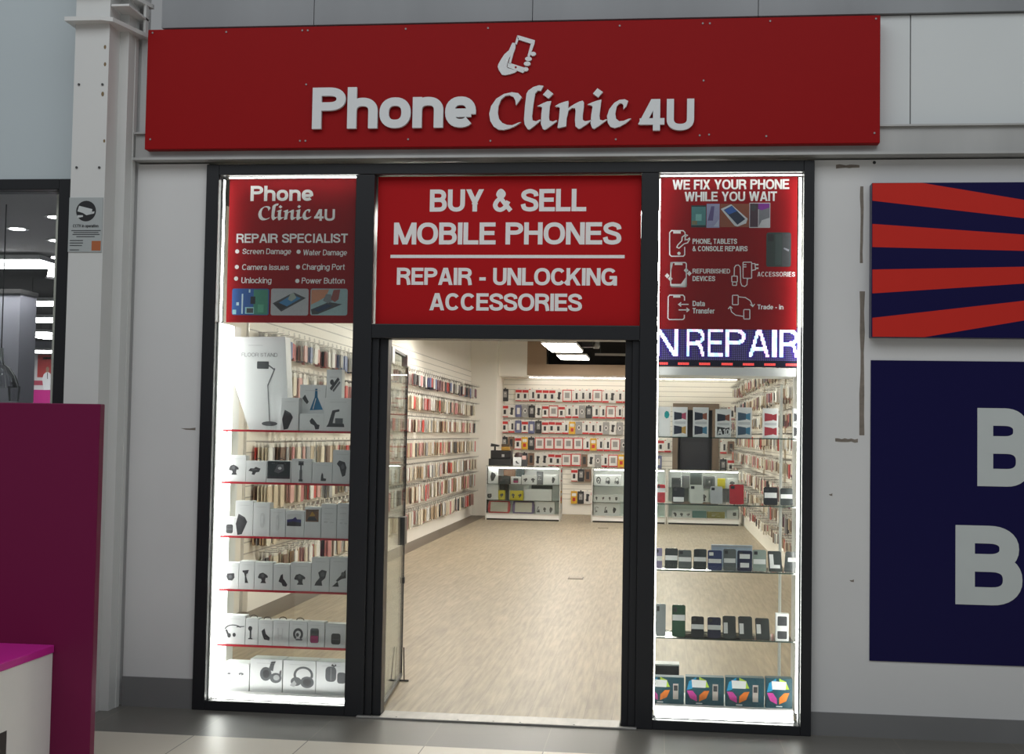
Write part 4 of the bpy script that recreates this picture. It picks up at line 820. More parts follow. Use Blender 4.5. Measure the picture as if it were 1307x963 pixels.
row3 = (((56, 75, 93, 188), 'lilac', [(0, .4, 1, .62)]), ((105, 76, 166, 189), 'charcoal', [(.03, .44, .97, .66)]), ((170, 84, 233, 190), 'grey', [(.03, .42, .97, .64)]), ((241, 80, 302, 191), 'charcoal', [(.03, .42, .97, .62)]), ((309, 86, 376, 192), 'blue', [(.1, .74, .4, .9), (.05, .38, .95, .58)]), ((383, 80, 443, 193), 'grey', [(.05, .38, .95, .58)]), ((448, 88, 518, 194), 'navy', [(.15, .62, .85, .84), (.2, .2, .8, .42)]), ((522, 84, 586, 195), 'sage', [(.05, .36, .95, .58)]), ((599, 90, 663, 196), 'charcoal', [(.1, .3, .4, .85), (.1, .2, .85, .36)]), ((669, 92, 738, 197), 'charcoal', [(.2, .52, .95, .72)]))
for k, (q, b, tg) in enumerate(row3):
    phone(g8(*q), sh2[2] + .0032, P_[b], f'{b} phone with a white price label, {ordn(k + 1)} from the doorway end of the third shelf', tg, group=GP, tilt=(0, 1, -1, 1, 0, 0, 1, 0, -4, 5)[k])
x0, x1, z0, z1 = rectY(*g8(326, 60, 520, 120), .30)
t = thing('tablet_box', 'pale blue flat box standing behind the phones on the third shelf', 'box', ((x0 + x1) / 2, .31, sh2[2]))
M().box(x0, x1, .30, .33, sh2[2] + .0032, z1, ink('pale_blue_card', (176, 188, 204))).build('carton', t, .002); M().box(x0 + .003, x1 - .003, .2985, .30, z1 - .012, z1 - .004, INKG).build('printed_band', t)
row4 = (((52, 340, 110, 492), 'mirror', [], 'mirror grey phone reflecting the lamps at the doorway end of the lowest shelf'), ((140, 345, 203, 494), 'green', [(.03, .52, .97, .7)], 'tall phone with green screen glow and white label on the lowest shelf'), ((231, 400, 291, 500), 'black', [(.02, .42, .98, .64)], 'black phone with a white band beside the blue phone on the lowest shelf'), ((308, 404, 371, 502), 'navy', [(.02, .42, .98, .64)], 'dark blue phone with a white band on the lowest shelf'), ((381, 398, 443, 506), 'charcoal', [(.08, .25, .38, .72)], 'charcoal phone with small side label next to the dark blue phone'), ((456, 400, 522, 508), 'charcoal', [(.08, .25, .38, .7)], 'charcoal phone with small side label, middle of three alike on the lowest shelf'), ((538, 408, 604, 511), 'charcoal', [(.08, .3, .38, .72)], 'charcoal phone with small side label beside the boxed white phone'))
for k, (q, b, tg, lab) in enumerate(row4):
    phone(g8(*q), sh2[3] + .0032, P_[b], lab, tg, group=GP, tilt=(0, 0, 0, 0, -1, -2, -3)[k], screen=(P_['mirror'] if k == 0 else None))
x0, x1, z0, z1 = rectY(*g8(630, 384, 692, 514), BY); z0 = sh2[3] + .0032
t = thing('phone_carton', 'white carton with a black phone picture at the LED strip end of the lowest shelf', 'boxed phone', ((x0 + x1) / 2, BY, z0))
M().box(x0, x1, BY, BY + .04, z0, z1, LABELW).build('carton', t, .0015); M().prism(rrect(x0 + .01, x1 - .01, z0 + .012, z1 - .016, .006), BY - .0006, BY - .0006, INK).build('printed_picture', t); M().prism(q4(x0 + .004, z0 + .055, x1 - .004, z0 + .085), BY - .001, BY - .001, LABELW).build('price_label', t)
# colourful phone boxes on the plinth
PETROL = mat('carton_petrol', (.012, .075, .105), .4, linear=True, noise=.1, scale=20)
hexc = [ink('petal_' + n, c) for n, c in (('blue', (40, 160, 210)), ('lime', (190, 220, 70)), ('orange', (240, 130, 40)), ('pink', (215, 70, 165)))]
GB = 'colourful boxed button phones on the plinth'
for k, (a, c, tp) in enumerate(((20, 198, 684), (202, 387, 685), (391, 577, 688), (581, 765, 692))):
    x0, x1, z0, z1 = rectY(*g8(a, tp, c, 828), .13); z0 = zpl + .0004; xl, xr = x0, x1
    x0 = max(x0 + .002, 2.642); x1 = min(x1 - .002, 3.403)
    t = thing('button_phone_box', f'dark teal box with a coloured petal ring and slim phone, {ordn(k + 1)} from the doorway', 'boxed phone', ((x0 + x1) / 2, .17, z0), GB)
    M().box(x0, x1, .13, .20, z0, z1, PETROL).build('carton', t, .0015)
    cl = lambda P: clip_half(clip_half(P, 1, 0, x1 - .001), -1, 0, -(x0 + .001))
    f = lambda u, v: (xl + u * (xr - xl), z0 + v * (z1 - z0))
    C_ = (.33, .56); rad = (.29, .44)
    pt_ = lambda ang, r: f(C_[0] + rad[0] * r * math.cos(math.radians(ang)), C_[1] + rad[1] * r * math.sin(math.radians(ang)))
    pet = M()
    for j, (a0, a1, ci) in enumerate(((100, 185, 0), (10, 85, 1), (-85, -5, 2), (188, 265, 3))):
        P = cl([pt_(a0, 1), pt_((a0 + a1) / 2, 1.02), pt_(a1, 1), pt_(a1 - 8, .55), pt_(a0 + 8, .5)])
        if len(P) > 2: pet.prism(P, .1294, .1294, hexc[ci])
    pet.build('petal_ring', t)
    P = cl([f(.18, .62), f(.52, .62), f(.54, .88), f(.16, .9)])
    if len(P) > 2: M().prism(P, .1289, .1289, LABELW).build('price_label', t)
    P = cl(q4(*f(.70, .18), *f(.84, .76)))
    if len(P) > 2:
        o = M().prism(P, .1291, .1291, mat('button_phone_grey', (.62, .55, .5), .4, linear=True, noise=.1)).build('printed_phone', t)
        P2 = cl(q4(*f(.72, .5), *f(.82, .7)))
        if len(P2) > 2: M().prism(P2, .1288, .1288, INK).build('phone_screen', o)
    P = cl(q4(*f(.28, .04), *f(.44, .075)))
    if len(P) > 2: M().prism(P, .1292, .1292, LABELW).build('title_line', t)
x0, x1, z0, z1 = rectY(*g8(58, 620, 173, 672), .36)
t = thing('flat_box', 'flat black box with a white lid standing behind the teal phone boxes', 'box', ((x0 + x1) / 2, .37, zpl))
x0 = max(x0, 2.642)
M().box(x0, x1, .34, .44, zpl, z1 - .01, INK).build('carton', t, .002); M().box(x0 - .001, x1 + .001, .338, .442, z1 - .01, z1, LABELW).build('lid', t, .002)

# ================================================================== SHOP INTERIOR: ceiling lights
PANELW = mat('panel_light_white', (1, .965, .88), linear=True, emit=SHOP)
TRIMW = mat('panel_light_frame', (.8, .8, .8), .4, linear=True, noise=.02)
CZ = 3.05
n_ = 0
for row, x0 in (('slatted side wall', -.55), ('middle', .80), ('counter side', 2.50)):  # row nearest the slat wall is added, unseen, to brighten the upper wall
    for k, y0 in enumerate((.9, 3.3, 5.7, 8.1, 10.4, 12.75, 15.8)):
        if row == 'slatted side wall' and k not in (3, 4): continue
        ln = 1.95 if k == 5 else 1.15
        t = thing('ceiling_light', f'white ceiling light panel, {ordn(k + 1)} from the shopfront in the {row} row', 'ceiling light', (x0 + .28, y0 + ln / 2, CZ))
        M().box(x0 + .02, x0 + .54, y0 + .02, y0 + ln - .02, CZ - .02, CZ + .006, PANELW).build('diffuser', t)
        mb = M(); mb.box(x0, x0 + .02, y0, y0 + ln, CZ - .004, CZ + .03, TRIMW).box(x0 + .54, x0 + .56, y0, y0 + ln, CZ - .004, CZ + .03, TRIMW).box(x0 + .02, x0 + .54, y0, y0 + .02, CZ - .004, CZ + .03, TRIMW).box(x0 + .02, x0 + .54, y0 + ln - .02, y0 + ln, CZ - .004, CZ + .03, TRIMW).box(x0 + .02, x0 + .54, y0 + .02, y0 + ln - .02, CZ + .008, CZ + .03, TRIMW).build('frame', t)
        for yy in (y0 + .1, y0 + ln - .1):
            M().tube([(x0 + .28, yy, CZ + .03), (x0 + .28, yy, 3.5)], .004, BLACK, 5).build('hanger_wire', t)
# overhead duct rail with small spot
t = thing('ceiling_rail', 'thin pale ceiling rail with a dark projector bracket near the back of the shop', 'ceiling rail', (1.9, 16.0, 3.2))
M().box(1.5, 4.2, 15.95, 16.0, 3.06, 3.10, mat('rail_grey', (.3, .29, .27), .5, linear=True, noise=.05)).build('rail', t)
M().tube([(1.45, 14.4, 3.5), (1.45, 14.4, 3.2)], .02, BLACK).box(1.36, 1.54, 14.3, 14.5, 3.10, 3.2, BLACK).build('bracket', t)
M().lathe(1.60, 14.4, [(.05, 3.08), (.06, 3.12), (.05, 3.22), (.02, 3.24)], mat('spot_grey', (.2, .2, .2), .4, linear=True), 14).build('spot_head', t)
for x in (1.6, 4.1): M().tube([(x, 15.975, 3.10), (x, 15.975, 3.5)], .004, BLACK, 5).build('hanger_wire', t)
led('long white LED strip glowing under the bulkhead above the back wall display', (-.47, 4.2, 18.30, 18.32, 2.742, 2.756), 'x')
for o in list(COL.objects)[-2:]:
    if o.type == 'MESH' and o.name.startswith('diffuser'): o.data.materials[0] = mat('led_back', (1, .97, .9), linear=True, emit=17)

# ------------------------------------------------------------------ slat walls
sl = thing('slat_wall', 'long cream slatted side wall hung with seven rows of phone cases', 'slat wall', (-.99, 10.5, .19))
M().box(-1.0, -.982, 3.78, 17.38, .19, 2.82, SLAT).build('panel', sl)
M().box(-1.0, -.93, 3.78, 17.38, 0, .19, W).build('plinth', sl, .004)
M().box(-1.0, -.978, 3.765, 3.78, 0, 2.83, CHROME).build('end_trim', sl)
sr = thing('slat_wall', 'slatted side wall behind the phone window crowded with hanging cases', 'slat wall', (4.29, 10, .19))
M().box(4.282, 4.3, 3.0, 18.5, .19, 2.82, SLAT).build('panel', sr)
M().box(4.23, 4.3, 3.0, 18.5, 0, .19, W).build('plinth', sr, .004)
for yy in (6.2, 9.4, 12.6): M().box(4.262, 4.284, yy, yy + .06, .19, 2.82, mat('upright_beige', (.6, .52, .4), .5, linear=True, noise=.05)).build('upright', sr)
sb = thing('slat_wall', 'white slatted back wall covered with packs in red and white', 'slat wall', (1.2, 18.54, .3))
M().box(-.475, 2.95, 18.53, 18.55, .3, 2.74, SLAT).build('panel', sb)
M().box(3.87, 4.28, 18.53, 18.55, .3, 2.74, SLAT).build('panel', sb)
M().box(2.95, 3.87, 18.53, 18.55, 2.28, 2.74, SLAT).build('header_panel', sb)
M().box(-.475, 2.95, 18.48, 18.55, 0, .3, W).build('plinth', sb, .004)

# packaged phone cases: clear sleeve card with the case inside
CASEC = dict(cream=(.66, .60, .48), white=(.74, .73, .70), tan=(.42, .31, .20), brown=(.16, .10, .07), pink=(.58, .33, .30), red=(.48, .05, .04), black=(.03, .03, .033), grey=(.28, .28, .28), blue=(.10, .14, .30), rose=(.50, .20, .20), sand=(.55, .46, .34), plum=(.18, .07, .10))
CASEM = {k: mat('case_' + k, v, .45, linear=True, noise=.12, scale=25) for k, v in CASEC.items()}
CARDW = mat('hang_card', (.70, .68, .63), .5, linear=True, noise=.05, scale=20)
def case_geo(mb, x, y, z, h, wd, cm, sgn, thk=.011):
    """pack hanging from z (top), facing x; sgn +1 faces +x"""
    mb.box(x - .0012, x + .0012, y - wd * .36, y + wd * .36, z - .045, z, CARDW)
    c = bx_round(wd, h - .04)
    b = len(mb.v); k = mb.mid(cm); n = len(c)
    mb.v += [(x - thk / 2, y + p, z - .045 + q) for p, q in c] + [(x + thk / 2, y + p, z - .045 + q) for p, q in c]
    mb.f += [tuple(b + i for i in range(n)), tuple(b + n + i for i in reversed(range(n)))] + [(b + i, b + n + i, b + n + (i + 1) % n, b + (i + 1) % n) for i in range(n)]
    mb.mi += [k] * (n + 2)
def bx_round(wd, h):
    a, r = wd / 2, .012
    return [(-a + r, 0), (a - r, 0), (a, -r), (a, -h + r), (a - r, -h), (-a + r, -h), (-a, -h + r), (-a, -r)]
PALW = ['cream'] * 6 + ['white'] * 5 + ['tan'] * 3 + ['sand'] * 4 + ['pink'] * 3 + ['brown'] * 2 + ['red', 'black', 'grey', 'grey', 'rose', 'rose']
PALTOP = ['red'] * 2 + ['blue'] * 2 + ['white'] * 3 + ['black'] * 2 + ['rose', 'plum', 'grey', 'pink']
PALR = ['cream'] * 3 + ['tan'] * 3 + ['brown'] * 2 + ['white'] * 3 + ['sand'] * 2 + ['red', 'plum', 'black', 'black', 'pink', 'rose', 'grey']
proto = {}
def case_proto(col, h, sgn):
    key = (col, round(h, 2))
    if key not in proto:
        mb = M(); case_geo(mb, 0, 0, 0, h, .1, CASEM[col], 1); o = mb.build('phone_case'); proto[key] = o.data; bpy.data.objects.remove(o)
    return proto[key]
rows_l = [(2.49, .20), (2.165, .23), (1.835, .22), (1.495, .24), (1.145, .23), (.855, .27), (.49, .25)]
rww = ('top', 'second', 'third', 'fourth', 'fifth', 'sixth', 'lowest')
NL = 0
HOOKM = mat('wire_hook', (.30, .29, .27), .35, .6, linear=True)
TICKET = mat('price_ticket', (.55, .53, .47), .4, linear=True, noise=.1, scale=30)
def wall_cases(x_wall, sgn, y_start, y_end, step, rows, wallname, limit_y, pal_fn, skip, hooks_root, group, npk=5, depth=.032):
    """outermost pack of every hook in the limit zones is an object; the rest is one stuff mesh"""
    stuff = M(); hooks = M(); cnt = 0; nh = int((y_end - y_start) / step); hk = 0
    for hi in range(nh):
        y = y_start + (hi + .5) * step
        for ri, (z, h) in enumerate(rows):
            if R_.random() < skip(ri, y) or (sgn < 0 and 15.9 < y < 17.1 and z < 1.4): continue
            xe = x_wall + sgn * (.018 + npk * depth + .02)
            if sgn < 0: z = z + R_.uniform(-.01, .01)
            P = [(x_wall + sgn * .018, y, z + .004), (xe, y, z + .004), (xe + sgn * .008, y, z + .014)]
            if hk < 100 and limit_y(y, ri): M().tube(P, .0025, HOOKM, 4).build('hook', hooks_root); hk += 1
            else: hooks.tube(P, .0032, HOOKM, 4)
            hooks.box(xe - .001, xe + .001, y - .02, y + .02, z + .012, z + .042, TICKET)
            base = R_.choice(pal_fn(ri)); hh = h * (R_.uniform(.9, 1.05) if sgn > 0 else R_.uniform(.62, .97))
            full = R_.choice((npk - 2, npk - 1, npk, npk))
            for k in range(full):
                col = base if R_.random() < .45 else R_.choice(pal_fn(ri))
                x = x_wall + sgn * (.035 + k * depth + R_.uniform(-.004, .004)); yy = y + R_.uniform(-.012, .012)
                if k == full - 1 and limit_y(y, ri):
                    o = bpy.data.objects.new('phone_case', case_proto(col, round(hh * 50) / 50, sgn)); COL.objects.link(o); o.location = (x, yy, z); o.rotation_euler = (0, 0, R_.uniform(-.12, .12))
                    o['label'] = f'{col} phone case, {ordn(hi + 1)} hook from the shopfront, {rww[ri]} row, {wallname}'; o['category'] = 'phone case'; o['group'] = group
                    cnt += 1
                else: case_geo(stuff, x, yy, z, hh, .1, CASEM[col], sgn)
    o = stuff.build('phone_case_stock'); tag(o, f'remaining sleeved phone cases packed behind one another, {wallname}', 'phone cases', None, 'stuff')
    h_ = hooks.build('hook', hooks_root); h_['kind'] = 'stuff'
    return cnt
nl = wall_cases(-.982, 1, 3.9, 17.3, .178, rows_l, 'long slatted side wall', lambda y, r: (y < 6.6) or (9.6 < y < 11.9), lambda r: PALTOP if r == 0 else PALW, lambda r, y: .03, sl, 'phone cases on the long slatted side wall')
rows_r = [(2.56, .2), (2.25, .22), (1.94, .2), (1.66, .23), (1.36, .22), (1.06, .24), (.76, .22), (.48, .2)]
rww = ('top', 'second', 'third', 'fourth', 'fifth', 'sixth', 'seventh', 'lowest')
nr = wall_cases(4.282, -1, 5.2, 18.2, .21, rows_r, 'wall behind the phone window', lambda y, r: 7.6 < y < 10.3 and r < 7, lambda r: PALR, lambda r, y: .14, sr, 'phone cases on the wall behind the phone window', 5, .036)
print('individual cases', nl, nr)

# ------------------------------------------------------------------ packs on the back wall
AC = dict(red=(.52, .03, .03), white=(.75, .73, .69), black=(.03, .03, .034), yellow=(.70, .40, .03), grey=(.32, .31, .30), blue=(.14, .15, .28), brown=(.2, .12, .08))
ACM = {k: mat('pack_' + k, v, .45, linear=True, noise=.08, scale=25) for k, v in AC.items()}
def pack_mesh(code):
    mb = M(); Wd, H = .127, .25
    fr = lambda a, b, c, d, dy, m: mb.prism(q4(a, b, c, d), -dy, -dy, m)
    body = {'k': 'black', 'y': 'yellow', 'g': 'grey', 'b': 'blue', 'n': 'brown'}.get(code, 'white')
    wd = Wd * (1.5 if code == 'o' else 1)
    mb.prism(rrect(-wd / 2, wd / 2, -H, 0, .012), -.012, .0, ACM[body])
    mb.box(-.014, .014, -.008, -.004, 0, .022, ACM['white' if body != 'black' else 'black'])
    if code == 'r': fr(-wd / 2, -.075, wd / 2, -.02, .0125, ACM['red']); fr(-.03, -.19, .02, -.10, .013, ACM['black']); fr(-wd / 2, -H, wd / 2, -H + .018, .0125, ACM['red'])
    elif code == 'w': fr(-wd / 2, -H, wd / 2, -H + .035, .0125, ACM['red']); fr(.0, -.185, .04, -.06, .013, ACM['black']); fr(-wd / 2, -.015, -wd / 4, 0, .0125, ACM['red'])
    elif code == 'o':
        for q in (q4(-wd / 2, -H, wd / 2, -H + .025), q4(-wd / 2, -.018, wd / 2, 0), q4(-wd / 2, -H, -wd / 2 + .014, 0), q4(wd / 2 - .014, -H, wd / 2, 0)): mb.prism(q, -.0125, -.0125, ACM['red'])
        fr(-wd / 4, -.17, wd / 4, -.06, .0125, ACM['grey'])
    elif code == 'p': fr(-.025, -.2, .025, -.05, .0125, ACM['black']); mb.prism(bar(-.03, -.18, .035, -.06, .012), -.013, -.013, ACM['black'])
    elif code == 'k': fr(-.035, -.17, .035, -.05, .0125, ACM['grey']); fr(-.012, -.1, .012, -.08, .013, ACM['white'])
    elif code == 'g': mb.prism(disc(0, -.12, .03, .05, 10), -.0125, -.0125, ACM['white']); mb.prism(disc(0, -.12, .016, .03, 10), -.013, -.013, ACM['black'])
    elif code == 'b': fr(-.03, -.19, .03, -.06, .0125, ACM['white'])
    elif code == 'y': fr(-.045, -.1, .045, -.04, .0125, ACM['white']); fr(-.03, -.2, .03, -.13, .0125, ACM['red'])
    elif code == 'n': fr(-.03, -.2, .03, -.05, .0125, ACM['black'])
    o = mb.build('accessory_pack'); d = o.data; bpy.data.objects.remove(o); return d
PK = {c: pack_mesh(c) for c in 'rwokygbpn'}
PDESC = dict(r='white pack with a red header', w='white pack with a red foot band', o='wide red bordered white pack', k='black pack', y='yellow pack', g='grey pack with a round print', b='blue pack', p='white pack with a slanted black print', n='brown pack')
brows = [('k.rrwrrrpowwwowpwwrwgw', 382, 'top'), ('rpbgkprorwwgkwwowwgwrg', 497, 'second'), ('rwbrbkrrrwygwwwgpg.rgw', 612, 'third'), ('knrykooooowywwogwkworw', 730, 'fourth'), ('...knpprroonpgwoyknorb', 845, 'fifth')]
hk_ = M()
for code, py, rw in brows:
    x = -.50; n = 0
    for c in code:
        step = .196 if c == 'o' else .137
        if c != '.':
            xx = x + step / 2 + R_.uniform(-.002, .002); z = atY(700, 430 + py / 5.665, 18.45)[1]; n += 1
            o = bpy.data.objects.new('accessory_pack', PK[c]); COL.objects.link(o); o.location = (xx, 18.45, z + R_.uniform(-.006, .006)); o.rotation_euler = (0, R_.uniform(-.01, .01), 0)
            tag(o, f'{PDESC[c]}, {ordn(n)} from the corner wall, {rw} row, back wall', 'accessory pack', 'accessory packs on the back wall')
            hk_.tube([(xx, 18.53, z + .012), (xx, 18.43, z + .012), (xx, 18.425, z + .022)], .003, HOOKM, 4)
        x += step
        if x > 2.85: break
for code, py, rw, xs in (('rkngr', 255, 'upper', .93), ('ykprk', 440, 'lower', .93)):
    x = xs
    for n, c in enumerate(code):
        xx = x + .068; z = atY(735, 560 + py / 6.535, 18.45)[1]
        o = bpy.data.objects.new('accessory_pack', PK[c]); COL.objects.link(o); o.location = (xx, 18.45, z)
        tag(o, f'{PDESC[c]}, {ordn(n + 1)} of the {rw} row between the glass counters', 'accessory pack', 'accessory packs on the back wall')
        hk_.tube([(xx, 18.53, z + .012), (xx, 18.43, z + .012), (xx, 18.425, z + .022)], .003, HOOKM, 4); x += .135
for code, py, rw in (('gw', 1.95, 'top'), ('ng', 1.62, 'second'), ('wn', 1.28, 'third'), ('kr', .92, 'lowest')):
    for n, c in enumerate(code):
        xx = 3.96 + n * .15; o = bpy.data.objects.new('accessory_pack', PK[c]); COL.objects.link(o); o.location = (xx, 18.45, py + .25)
        tag(o, f'{PDESC[c]} in the {rw} row beyond the back doorway', 'accessory pack', 'accessory packs on the back wall')
        hk_.tube([(xx, 18.53, py + .262), (xx, 18.43, py + .262), (xx, 18.425, py + .272)], .003, HOOKM, 4)
h_ = hk_.build('hook', sb); h_['kind'] = 'stuff'

# ------------------------------------------------------------------ glass showcase counters
ALU = mat('counter_aluminium', (.66, .65, .62), .35, .6, linear=True, noise=.05)
def showcase(x0, x1, y0, y1, label):
    H = 1.0; t = thing('display_counter', label, 'glass counter', ((x0 + x1) / 2, (y0 + y1) / 2, 0))
    M().box(x0 + .015, x1 - .015, y0 + .015, y1 - .015, .03, .125, BOARD).build('base_panel', t, .003)
    M().box(x0 + .03, x1 - .03, y0 + .04, y1 - .03, 0, .03, BLACK).build('kick_board', t)
    for x in (x0, x1 - .022):
        for yy in (y0, y1 - .022): M().box(x, x + .022, yy, yy + .022, .0, H, ALU).build('post', t, .002)
    mb = M()
    for z in (.0, .105, H - .022):
        if z == 0: continue
        mb.box(x0 + .022, x1 - .022, y0, y0 + .02, z, z + .022, ALU).box(x0 + .022, x1 - .022, y1 - .02, y1, z, z + .022, ALU).box(x0, x0 + .02, y0 + .022, y1 - .022, z, z + .022, ALU).box(x1 - .02, x1, y0 + .022, y1 - .022, z, z + .022, ALU)
    mb.build('frame_rail', t)
    M().box(x0 + .004, x1 - .004, y0 + .004, y1 - .004, H, H + .008, SHELFGLASS).build('glass_top', t)
    M().box(x0 + .022, x1 - .022, y0 + .006, y0 + .010, .127, H - .022, GLASS).build('front_glass', t)
    for x in (x0 + .006, x1 - .010): M().box(x, x + .004, y0 + .022, y1 - .022, .127, H - .022, GLASS).build('side_glass', t)
    M().box(x0 + .022, x1 - .022, y1 - .014, y1 - .008, .127, H - .022, BOARD).build('back_panel', t)
    for z in (.37, .67): M().box(x0 + .012, x1 - .012, y0 + .02, y1 - .02, z - .006, z, SHELFGLASS).build('glass_shelf', t)
    M().box(x0 + .05, x1 - .05, y0 + .024, y0 + .036, H - .036, H - .024, mat('led_counter', (1, .97, .9), linear=True, emit=24)).build('led_strip', t)
    return t
CY = 16.3
showcase(-.515, .885, CY, CY + .5, 'glass display counter carrying the black till, stocked with boxed gadgets')
showcase(1.455, 2.825, CY, CY + .5, 'glass display counter partly behind the doorway jamb, with headphone box inside')
showcase(2.842, 4.165, CY, CY + .5, 'glass display counter seen through the phone window')
LEV = {0: .1255, 1: .3705, 2: .6705}
c7 = lambda a, b, c, d: (600 + a / 6.535, 560 + b / 6.535, 600 + c / 6.535, 560 + d / 6.535)
LEMON = mat('carton_lemon', (.62, .52, .02), .4, linear=True, noise=.08)
def stock(fn, px, lev, card, pic, label, pr_=(.2, .15, .8, .8), dy=.09, dep=.09):
    y = CY + dy; x0, x1, z0, z1 = rectY(*fn(*px), y); zb = LEV[lev]
    z1 = zb + max(.05, z1 - z0); z1 = min(z1, {0: .36, 1: .66, 2: .955}[lev]); x1 = min(x1, 4.13)
    t = thing('stock_box', label, 'boxed gadget', ((x0 + x1) / 2, y, zb), 'boxed gadgets inside the glass counters')
    M().box(x0, x1, y, y + dep, zb, z1, card).build('carton', t, .003)
    if pic:
        f = lambda u, v: (x0 + u * (x1 - x0), zb + v * (z1 - zb)); pics = pic if isinstance(pic, (list, tuple)) else [pic]
        for j, p in enumerate(pics):
            w_ = 1 / len(pics); a, b = f(w_ * (j + pr_[0]), pr_[1]), f(w_ * (j + pr_[2]), pr_[3]); draw_pic(p, a[0], b[0], a[1], b[1], y - .001, t)
    return t
def tablet(fn, px, rim, label):
    y = CY + .06; x0, x1, z0, z1 = rectY(*fn(*px), y); h = z1 - z0; zb = LEV[0]
    t = thing('kids_tablet', label, 'tablet', ((x0 + x1) / 2, y, zb))
    z1 = zb + h; fnl = lambda x, yy, z: (x, yy + (z - zb) * .35, z)
    M().prism(rrect(x0 + .012, x1 - .012, zb, z1, .02), y, y + .02, rim, fnl).build('bumper', t)
    for a, b in ((x0, x0 + .035), (x1 - .035, x1)): M().prism(rrect(a, b, zb + .03, z1 - .05, .012), y + .002, y + .018, rim, fnl).build('grip', t)
    M().prism(rrect(x0 + .05, x1 - .05, zb + .025, z1 - .022, .006), y - .001, y - .001, mat('tablet_screen_pale', (.62, .58, .5), .25, linear=True, noise=.05), fnl).build('screen', t)
stock(c7, (150, 236, 236, 370), 2, PAPER, 'bank', 'white box with a slanted dark print, top tier of the till counter')
stock(c7, (236, 302, 330, 368), 2, SLATE, ['speaker', 'speaker'], 'dark box with two grey prints, top tier of the till counter', dy=.05)
stock(c7, (280, 250, 376, 368), 2, BRWN, None, 'brown box at the back, top tier of the till counter', dy=.22)
stock(c7, (340, 306, 424, 368), 2, PAPER, 'pinkspeaker', 'white box with a red square print, top tier of the till counter', dy=.05)
stock(c7, (385, 245, 450, 368), 2, SLATE, None, 'slate grey box at the back, top tier of the till counter', dy=.22)
stock(c7, (430, 292, 556, 368), 2, PAPER, ['vent', 'claw'], 'white box with two black gadget prints, top tier of the till counter', dy=.05)
stock(c7, (556, 262, 606, 368), 2, METAL, 'lines', 'tall grey patterned box, top tier of the till counter', dy=.2)
stock(c7, (612, 280, 736, 368), 2, PAPER, 'bank', 'white box with a dark upright print at the end of the till counter', (.55, .15, .8, .8), dy=.08)
stock(c7, (140, 376, 236, 510), 1, PAPER, 'basket', 'white box with a dark round print, middle tier of the till counter', (.02, .05, .45, .45))
stock(c7, (236, 430, 290, 510), 1, LEMON, 'vent', 'small lemon yellow box, middle tier of the till counter', dy=.06)
stock(c7, (245, 376, 320, 510), 1, SLATE, None, 'smoky dark box behind the small yellow box', dy=.25)
stock(c7, (332, 430, 442, 510), 1, LEMON, ['claw', 'vent'], 'large lemon yellow box with dark prints, middle tier of the till counter', dy=.06)
stock(c7, (445, 390, 490, 510), 1, PAPER, 'lines', 'narrow white box next to the large yellow box', dy=.15)
stock(c7, (456, 418, 682, 514), 1, PAPER, None, 'long white keyboard box, middle tier of the till counter', dy=.06)
stock(c7, (512, 376, 684, 500), 1, SLATE, None, 'wide slate box behind the long white keyboard box', dy=.25)
tablet(c7, (146, 522, 334, 622), mat('bumper_red', (.52, .05, .05), .4, linear=True, noise=.05), 'tablet in a red bumper with grips at the bottom of the till counter')
tablet(c7, (350, 526, 536, 628), mat('bumper_purple', (.12, .08, .2), .4, linear=True, noise=.05), 'tablet in a purple bumper with grips at the bottom of the till counter')
stock(c7, (545, 542, 706, 650), 0, PAPER, ['dock', 'claw', 'bank'], 'white box with three dark gadget prints at the bottom of the till counter', (.15, .1, .7, .6))
stock(c7, (1036, 285, 1262, 380), 2, PAPER, ['watch', 'headphone', 'headphone'], 'long white headphone box, top tier of the counter by the jamb', (.2, .15, .75, .8))
stock(c7, (1060, 392, 1242, 440), 1, ink('carton_pinkish', (190, 130, 140)), 'lines', 'flat pinkish box, middle tier of the counter by the jamb', dy=.25)
stock(c7, (1030, 455, 1250, 520), 1, PAPER, ['claw', 'vent', 'claw', 'basket'], 'long white box with four dark prints, middle tier of the counter by the jamb', (.25, .2, .65, .8), dy=.06)
stock(c7, (1030, 572, 1250, 690), 0, PAPER, ['earloop', 'dock', 'bank'], 'white box with cable prints at the bottom of the counter by the jamb', (.15, .2, .6, .7))
stock(c7, (1330, 285, 1500, 380), 2, SLATE, None, 'dark box at the far end of the counter by the jamb')
stock(c7, (1320, 560, 1560, 690), 0, PAPER, ['claw', 'vent'], 'white box with two prints at the far end of the counter by the jamb')
stock(e8, (222, 338, 292, 410), 2, INK, 'speaker', 'black box at the near end of the phone window counter, top tier')
stock(e8, (300, 350, 356, 440), 2, METAL, None, 'grey box beside the black box in the phone window counter')
stock(e8, (362, 330, 450, 440), 2, SLATE, None, 'slate box in the middle top tier of the phone window counter')
stock(e8, (460, 350, 550, 440), 2, METAL, 'photo', 'grey box with a photo print in the phone window counter')
stock(e8, (570, 345, 628, 420), 2, LEMON, None, 'yellow box in the top tier of the phone window counter')
stock(e8, (640, 360, 720, 440), 2, PAPER, 'claw', 'white box at the wall end of the phone window counter, top tier')
stock(e8, (225, 430, 350, 550), 1, SLATE, 'photo', 'slate box in the middle tier of the phone window counter')
stock(e8, (370, 440, 500, 550), 1, PAPER, ['vent', 'claw'], 'white box with two prints in the middle tier of the phone window counter')
stock(e8, (520, 430, 690, 550), 1, METAL, None, 'wide grey box in the middle tier of the phone window counter')
stock(e8, (226, 578, 522, 632), 0, PAPER, ['boot', 'vent', 'basket', 'shoe', 'vent', 'clip'], 'long white box with six small dark prints, foot of the phone window counter', (.3, .3, .7, .8), dy=.26)
